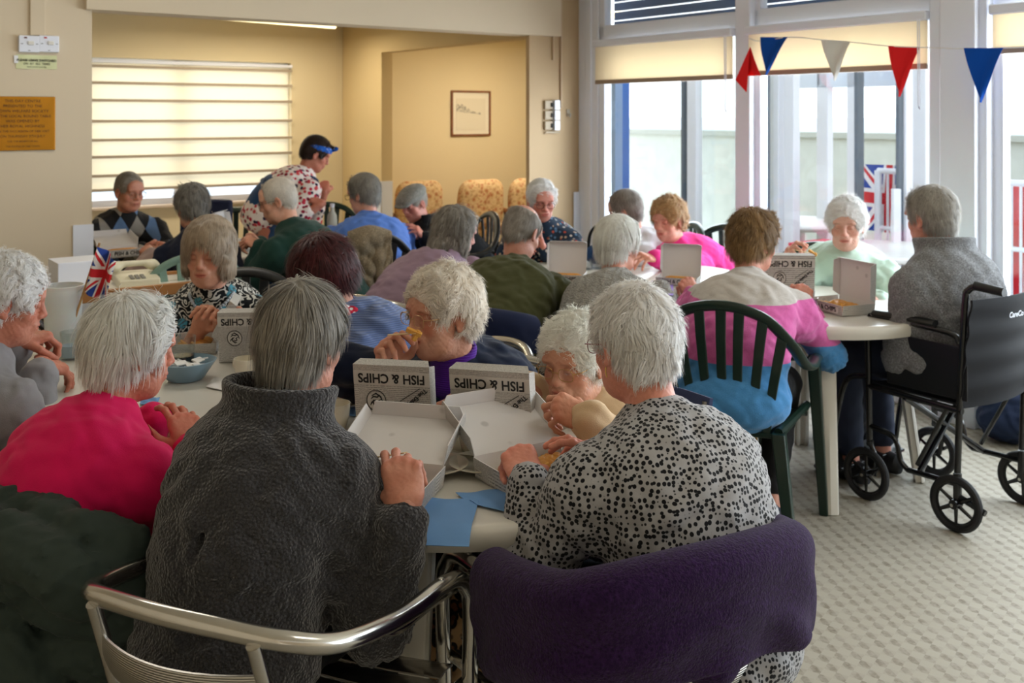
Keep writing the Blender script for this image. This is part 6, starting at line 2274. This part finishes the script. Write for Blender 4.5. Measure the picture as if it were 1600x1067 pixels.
# walking frame with black grips by the left wall
r = thing('walking_frame', 'rollator walking frame with black grips behind the jug', 'walker', (-1.98, 3.98, 0), math.radians(-60))
M_CHR = plain('dark_chrome', '#6a6a6c', .25, 1.0)
for sx in (-.27, .27):
    MB().tube(spline([(sx, .35, .08), (sx, .3, .5), (sx, .05, .84), (sx, -.02, .86)], 5), .013, 10).build('side_tube', M_CHR, r)
    MB().tube([(sx, -.3, .08), (sx, .12, .72)], .013, 10).build('leg', M_CHR, r)
    MB().tube([(sx, -.0, .865), (sx, -.16, .872)], .019, 12).build('hand_grip', M_BLACK, r)
    MB().tube(spline([(sx, .03, .82), (sx, -.05, .8), (sx, -.15, .83)], 4), .007, 8).build('brake_lever', M_BLACK, r)
    for yy in (-.3, .35):
        w_ = MB(); w_.M = Matrix.Translation((sx, yy, .08)) @ Matrix.Rotation(math.pi / 2, 4, 'Y')
        w_.lathe([(.0, -.012), (.075, -.014), (.08, -.008), (.08, .008), (.075, .014), (0, .012)], 24).build('wheel', M_BLACK, r)
MB().box((0, .08, .55), (.48, .26, .03)).build('seat', M_BLACK, r, bevel=.01)
MB().tube(spline([(-.27, .28, .62), (0, .36, .66), (.27, .28, .62)], 6), .016, 10).build('back_bar', M_BLACK, r)
MB().box((0, .3, .4), (.4, .16, .22), taper=1.1).build('basket_bag', M_BLACKC, r, bevel=.02)
# ================================================================= the chairs people sit on, coats and bags
cF = metal_chair('aluminium cafe armchair under the charcoal fleece, nearest to us', -.42, 1.93, 24)
cD = metal_chair('aluminium cafe armchair with the purple jacket over its back', .2, 2.06, -28)
cP = metal_chair('aluminium cafe armchair at the left edge under the dark green coat', -1.06, 2.24, 40)
cN = metal_chair('aluminium armchair of the navy cardigan, rail showing right of her', -.12, 3.05, -160)
def simple_chair(label, x, y, h, m):
    r = thing('dining_chair', label, 'chair', (x, y, 0), math.radians(-h))
    MB().box((0, 0, .44), (.4, .4, .045)).build('seat', m, r, bevel=.012)
    MB().sheet(lambda u, v: ((u - .5) * .36, -.2 - .03 * math.sin(u * math.pi) - .05 * v, .55 + v * .22), 8, 5, .012).build('backrest', m, r)
    for sx in (-.16, .16):
        MB().tube([(sx, -.21, .44), (sx, -.245, .76)], .011, 8).build('back_post', M_CHR, r)
        for sy in (-.17, .17): MB().tube([(sx, sy, .43), (sx * 1.15, sy * 1.2, 0)], .011, 8).build('leg', M_CHR, r)


simple_chair('low armless chair under the beige cardigan', .25, 2.77, -135, plain('navy_upholstery', '#1d2a52', .8))
simple_chair('low armless chair under the cable knit jumper', .40, 4.16, 14, plain('navy_upholstery', '#1d2a52', .8))
cU = metal_chair('aluminium armchair of the burgundy-haired woman', -.28, 3.42, -110)
cO = metal_chair('aluminium armchair of the olive jumper with a navy jacket on it', -.04, 4.28, 22)
cM = metal_chair('aluminium armchair under the mauve puffer coat', -.42, 4.68, 40)
c1 = metal_chair('aluminium armchair under the grey sweatshirt, cut by the picture edge', -1.55, 2.5, 38)
plastic_chair('dark green plastic chair of the striped jumper, nearest of its kind', .84, 3.84, 24)
plastic_chair('black plastic chair in front of the sky blue shirt with a fawn coat on it', -.86, 5.98, -14, M_BLACK)
plastic_chair('green plastic chair standing empty beyond the table at the far left', -1.92, 7.0, 172, M_GREEN2)
plastic_chair('black plastic chair behind the leaf print blouse', -1.12, 4.12, 176, M_BLACK)
plastic_chair('dark plastic chair beyond the helper, by the far table', -1.35, 7.45, 170, M_GREEN)
plastic_chair('black plastic chair of the flat cap man', -.38, 6.85, -112, M_BLACK)
plastic_chair('dark green plastic chair of the mint hoodie', 1.52, 5.02, -166)
plastic_chair('dark plastic chair of the hot pink cardigan', 1.1, 5.98, -128)
plastic_chair('dark plastic chair of the dark flowered shirt', .2, 6.3, 178)
plastic_chair('dark plastic chair of the white shirt by the window', .86, 6.2, -100)
plastic_chair('dark plastic chair of the argyle jumper', -2.4, 6.5, 142)
plastic_chair('sage green chair of the navy gilet, behind the leaf print blouse', -1.66, 5.08, -38, plain('sage_green', '#6f8a7c', .6))
r = thing('dining_chair', 'navy blue upholstered chair beside the argyle jumper', 'chair', (-2.12, 7.1, 0), math.radians(160))
x = MB().box((0, .0, .72), (.42, .05, .5)); x.build('backrest', plain('navy_upholstery', '#1d2a52', .8), r, bevel=.02)
MB().box((0, -.22, .45), (.44, .44, .07)).build('seat', plain('navy_upholstery', '#1d2a52', .8), r, bevel=.02)
for sx in (-.19, .19):
    for sy in (-.4, .0): MB().tube([(sx, sy, 0), (sx, sy, .45)], .014, 8).build('leg', M_BLACK, r)

# ---- coats
def rail_world(ch, lo=9, hi=-9, dz=.012):
    pts = spline(rail_pts(), 6)
    return [p + Vector((0, 0, dz)) for p in on_chair(ch, pts[lo:hi])]


M_PURP = cloth('purple_fleece', '#301a44', 'fleece')
n_ = len(spline(rail_pts(), 6))
drape('jacket', 'dark purple fleece jacket hung over the chair of the spotted top', 'jacket', rail_world(cD, 40, -30), M_PURP, out=.3, inn=.16, amp=.027, seed=4, th=.02, outf=lambda u: .42 + .12 * math.sin(u * 3.1) + .08 * u, nu=90, nv=60)
def soft_heap(name, label, cat, strokes, m, h=.009, wave=.008, k=.02, quilt=None):
    """padded garment: strokes = (px points with depth, radius)"""
    P_ = [(Vector(at(*a)), r_) for s_, r_ in strokes for a in s_]
    lo = np.min([np.array(p) - r_ for p, r_ in P_], 0) - .04; hi = np.max([np.array(p) + r_ for p, r_ in P_], 0) + .04
    lo[2] = max(lo[2], .0)
    c = (lo + hi) / 2; c[2] = lo[2]
    V = Vol(lo, hi, h)
    for s_, r_ in strokes:
        q = spline([at(*a) for a in s_], 4)
        for a, b in zip(q, q[1:]): V.cone(tuple(a), tuple(b), r_, r_, k)
    V.wave(wave, .16, 3).wave(wave * .6, .07, 4).wave(wave * .35, .03, 6, ridged=True)
    v, f = V.mesh()
    o = link_mesh(name, np_mesh(name, v - c, f), m)
    o.location = c
    return tag(o, label, cat)


soft_heap('coat', 'dark green padded coat heaped over the chair of the bright pink jumper', 'coat',
          [([(-30, 782, 2.1), (60, 805, 2.04), (130, 832, 1.98), (200, 858, 1.98)], .042), ([(-30, 840, 2.0), (50, 865, 1.95), (110, 900, 1.92), (150, 925, 1.95)], .058),
           ([(120, 890, 1.95), (180, 905, 1.96), (232, 915, 2.0)], .06), ([(60, 900, 1.98), (130, 930, 1.98), (205, 945, 2.0)], .07), ([(70, 990, 2.02), (140, 1010, 2.0), (215, 1015, 2.02)], .065),
           ([(-20, 860, 2.1), (40, 930, 2.1), (90, 1000, 2.1)], .06), ([(-40, 930, 2.06), (0, 985, 2.0), (50, 1060, 1.98)], .085), ([(160, 960, 2.02), (180, 1040, 2.02), (190, 1110, 2.02)], .06)], cloth('dark_green_nylon', '#38433f', 'plain'), k=.008, h=.007)
drape('jacket', 'navy jacket hung over the chair behind the olive jumper', 'jacket', rail_world(cO, 44, -40), cloth('navy_jacket_cloth', '#1d2440', 'plain'), out=.4, inn=.1, amp=.015, seed=12)
P_ = spline([(.12, -.25, .86), (.0, -.262, .895), (-.12, -.25, .86)], 5)
ch_ = [o for o in C.objects if o.get('label', '').startswith('black plastic chair in front of the sky')][0]
drape('coat', 'fawn coat hanging on the black chair before the sky blue shirt', 'coat', on_chair(ch_, P_)[::-1], cloth('fawn_wool', '#8f7f68', 'fleece'), out=.42, inn=.05, amp=.02, seed=2, nu=24, nv=24)

# ---- wheelchair
def wheelchair(x, y, h):
    r = thing('wheelchair', 'black transit wheelchair with white lettering on its backrest', 'wheelchair', (x, y, 0), math.radians(-h))
    K = M_BLACK
    PNT = plain('black_enamel', '#0b0b0d', .25, spec=.6)
    def wheel(cx, cy, R=.105):
        wo = None
        q = MB(); q.M = Matrix.Translation((cx, cy, R)) @ Matrix.Rotation(math.pi / 2, 4, 'Y')
        q.tube([((R - .014) * math.cos(a), (R - .014) * math.sin(a), 0) for a in [2 * math.pi * k / 32 for k in range(32)]], .0145, 10, closed=True)
        wo = q.build('wheel', plain('tyre_rubber', '#17171a', .7), r)
        q = MB(); q.M = Matrix.Translation((cx, cy, R)) @ Matrix.Rotation(math.pi / 2, 4, 'Y')
        q.lathe([(0, -.022), (.018, -.02), (.02, 0), (.018, .02), (0, .022)], 16)
        for k in range(6):
            a = k * math.pi / 3
            q.tube([(.015 * math.cos(a), .015 * math.sin(a), 0), ((R - .02) * math.cos(a), (R - .02) * math.sin(a), 0)], [.009, .006], 6, flat=.7)
        q.tube([((R - .028) * math.cos(a), (R - .028) * math.sin(a), 0) for a in [2 * math.pi * k / 28 for k in range(28)]], .006, 6, closed=True)
        q.build('spokes', PNT, wo)
        for sg in (-1, 1):
            q = MB(); q.M = Matrix.Translation((cx, cy, R)) @ Matrix.Rotation(math.pi / 2, 4, 'Y')
            q.lathe([(0, sg * .03), (.006, sg * .03), (.007, sg * .022), (0, sg * .022)], 10).build('axle_bolt', M_ALU, wo)
    for sx in (-1, 1):
        wheel(sx * .235, -.19)
        wheel(sx * .235, .2)
        a = sx * .225
        MB().tube(spline([(a, -.19, .22), (a, -.2, .5), (a, -.22, .85), (a, -.235, .905), (a, -.27, .925)], 5), .0125, 12).build('back_tube', PNT, r)
        MB().tube([(a, -.26, .925), (a, -.37, .915)], [.0175, .016], 12).build('hand_grip', K, r)
        MB().tube([(a, -.19, .215), (a, -.19, .105)], .016, 10).build('wheel_fork', PNT, r)
        MB().tube(spline([(a, .17, .105), (a, .16, .17), (a, .19, .235)], 4), [.01] * 8 + [.018], 10).build('castor_fork', PNT, r)
        MB().tube([(a, .19, .22), (a, .2, .72)], .0125, 12).build('front_tube', PNT, r)
        MB().tube(spline([(a, .2, .7), (a, .19, .735), (a, .15, .745), (a, -.15, .735), (a, -.2, .7)], 4), .0115, 10).build('arm_tube', PNT, r)
        MB().tube([(a, .17, .755), (a, .02, .762), (a, -.1, .758)], [.02, .022, .02], 12, flat=.7).build('armrest', K, r)
        MB().tube([(a, -.21, .45), (a, .2, .46)], .0125, 12).build('seat_tube', PNT, r)
        MB().tube([(a, -.19, .175), (a, .02, .17)], .011, 10).build('lower_tube', PNT, r)
        MB().tube(spline([(a, .02, .17), (a, .05, .2), (a, .08, .28), (a, .19, .3)], 5), .011, 10).build('lower_bend', PNT, r)
        MB().tube([(a, -.15, .45), (a * .98, -.02, .2)], .009, 8).build('brace', PNT, r)
        MB().tube(spline([(a, .2, .5), (a, .3, .46), (a, .35, .3), (a, .38, .12)], 5), .012, 10).build('footrest_hanger', PNT, r)
        MB().box((a - sx * .085, .4, .09), (.16, .14, .014), Euler((.15, 0, 0)).to_matrix()).build('footplate', K, r, bevel=.004)
        MB().tube([(a, -.2, .13), (a, -.3, .1)], .012, 8).build('anti_tip_peg', PNT, r)
        MB().box((a, -.06, .59), (.006, .34, .2)).build('side_guard', K, r, bevel=.003)
    MB().tube([(-.225, -.03, .17), (.225, .03, .45)], .012, 10).build('cross_brace', PNT, r)
    MB().tube([(.225, -.03, .17), (-.225, .03, .45)], .012, 10).build('cross_brace', PNT, r)
    MB().sheet(lambda u, v: ((u - .5) * .45, -.2 + v * .41, .475 - .02 * math.sin(u * math.pi)), 10, 4, .006).build('seat', K, r)
    NY = cloth('black_nylon', '#17181c', 'plain')
    MB().sheet(lambda u, v: ((u - .5) * .47, -.205 - .05 * v - .035 * math.sin(u * math.pi) * (1 - .3 * v) + .004 * math.sin(v * 25), .46 + v * .41), 16, 24, .008).build('backrest', NY, r)
    tx = text_mesh('lettering', 'CareCo', .03, M_PVC, r, Matrix.Translation((.0, -.292, .80)) @ Matrix.Rotation(math.radians(96), 4, 'X'), bold=True)
    w_ = Vol((-.26, -.28, .4), (.26, .24, .56), .009)
    w_.ell((0, 0, .492), (.215, .21, .022), .01); w_.wave(.004, .03, 2)
    v, f = w_.mesh()
    q = link_mesh('sheepskin', np_mesh('sheepskin', v, f), cloth('sheepskin_wool', '#cfc9c0', 'fleece'), None)
    q.location = r.location; q.rotation_euler = r.rotation_euler
    tag(q, 'off-white sheepskin pad on the wheelchair seat', 'cushion')
    return r


wheelchair(WCX, WCY, WCH)

# second wheelchair-like walker at the far right edge is only a dark bag on the floor by the window
def bag(name, label, px, py, w_, d_, h_, m, rz=0.0, strap=True, d=None):
    p = onz(px, py, 0.0) if d is None else at(px, py, d)
    r = thing(name, label, 'bag', (p.x, p.y, 0), rz)
    x = Vol((-w_, -d_, -.01), (w_, d_, h_ * 1.3), .01)
    x.ell((0, 0, h_ * .38), (w_ * .5, d_ * .5, h_ * .4), .03)
    x.ell((0, 0, h_ * .7), (w_ * .42, d_ * .36, h_ * .3), .04)
    x.wave(.01, .09, int(px))
    v, f = x.mesh(); v[:, 2] = np.maximum(v[:, 2], 0)
    link_mesh('bag_body', np_mesh('bag_body', v, f), m, r)
    if strap: MB().tube(spline([(-w_ * .3, 0, h_ * .8), (-w_ * .2, 0, h_ * 1.25), (w_ * .2, 0, h_ * 1.25), (w_ * .3, 0, h_ * .8)], 5), .008, 8, flat=.5).build('strap', M_BLACKC, r)
    return r


bag('handbag', 'dark blue bag on the floor by the window panel, right edge', 1585, 690, .34, .26, .28, cloth('blue_bag_cloth', '#24304c', 'plain'))
bag('handbag', 'black bag on the floor between the striped jumper chair and the wheelchair', 1318, 690, .28, .2, .3, M_BLACKC)
bag('shoulder_bag', 'shiny black leather bag under the near table', 735, 900, .36, .24, .55, plain('black_leather_shine', '#101014', .25), d=2.6)
t = NT('leopard_print')
v1, v2 = t.vor(42, rnd=.9), t.vor(42, rnd=.9, feature='DISTANCE_TO_EDGE')
c = t.ramp(v1.outputs['Distance'], [(0, srgb('#7a4a2a')), (.25, srgb('#7a4a2a')), (.33, srgb('#150c08')), (.52, srgb('#150c08')), (.6, srgb('#c79f72'))])
t.P(col=c, rough=.85, nor=t.bump(t.noise(150, 2.0).outputs[0], .3, .003))
bag('shopping_bag', 'leopard print bag on the floor under the near table', 722, 1000, .30, .22, .5, t.m, d=2.28)
# handbag on the far window side table
p = at(936, 400, 5.55)
r = thing('handbag', 'small dark blue handbag with looped black handles on the table by the pillar', 'bag', (p.x, p.y, ZT))
x = Vol((-.12, -.08, -.01), (.12, .08, .14), .008); x.ell((0, 0, .055), (.085, .045, .055), .02)
v, f = x.mesh(); v[:, 2] = np.maximum(v[:, 2], 0.0)
link_mesh('bag_body', np_mesh('bag_body', v, f), cloth('blue_print', '#2c4a74', 'fleece'), r)
MB().tube(spline([(-.06, 0, .09), (-.045, 0, .17), (.0, 0, .21), (.045, 0, .17), (.06, 0, .09)], 5), .009, 8, flat=.5).build('handle', M_BLACKC, r)
# ties of a seat pad on the striped jumper's chair
x = MB().tube(spline([(0, 0, 0), (.03, 0, .02), (.045, 0, .0), (.02, 0, -.005), (0, 0, 0), (-.03, 0, .018), (-.04, 0, -.004), (0, 0, 0), (.01, 0, -.05), (.005, 0, -.09)], 4), .004, 6)
o = x.build('tie_bow', plain('tan_tape', '#b59468', .8))
p = at(1178, 670, 3.62)
o.location = p
tag(o, 'tan tape bow tied to a back slat of the striped jumper chair', 'tie')
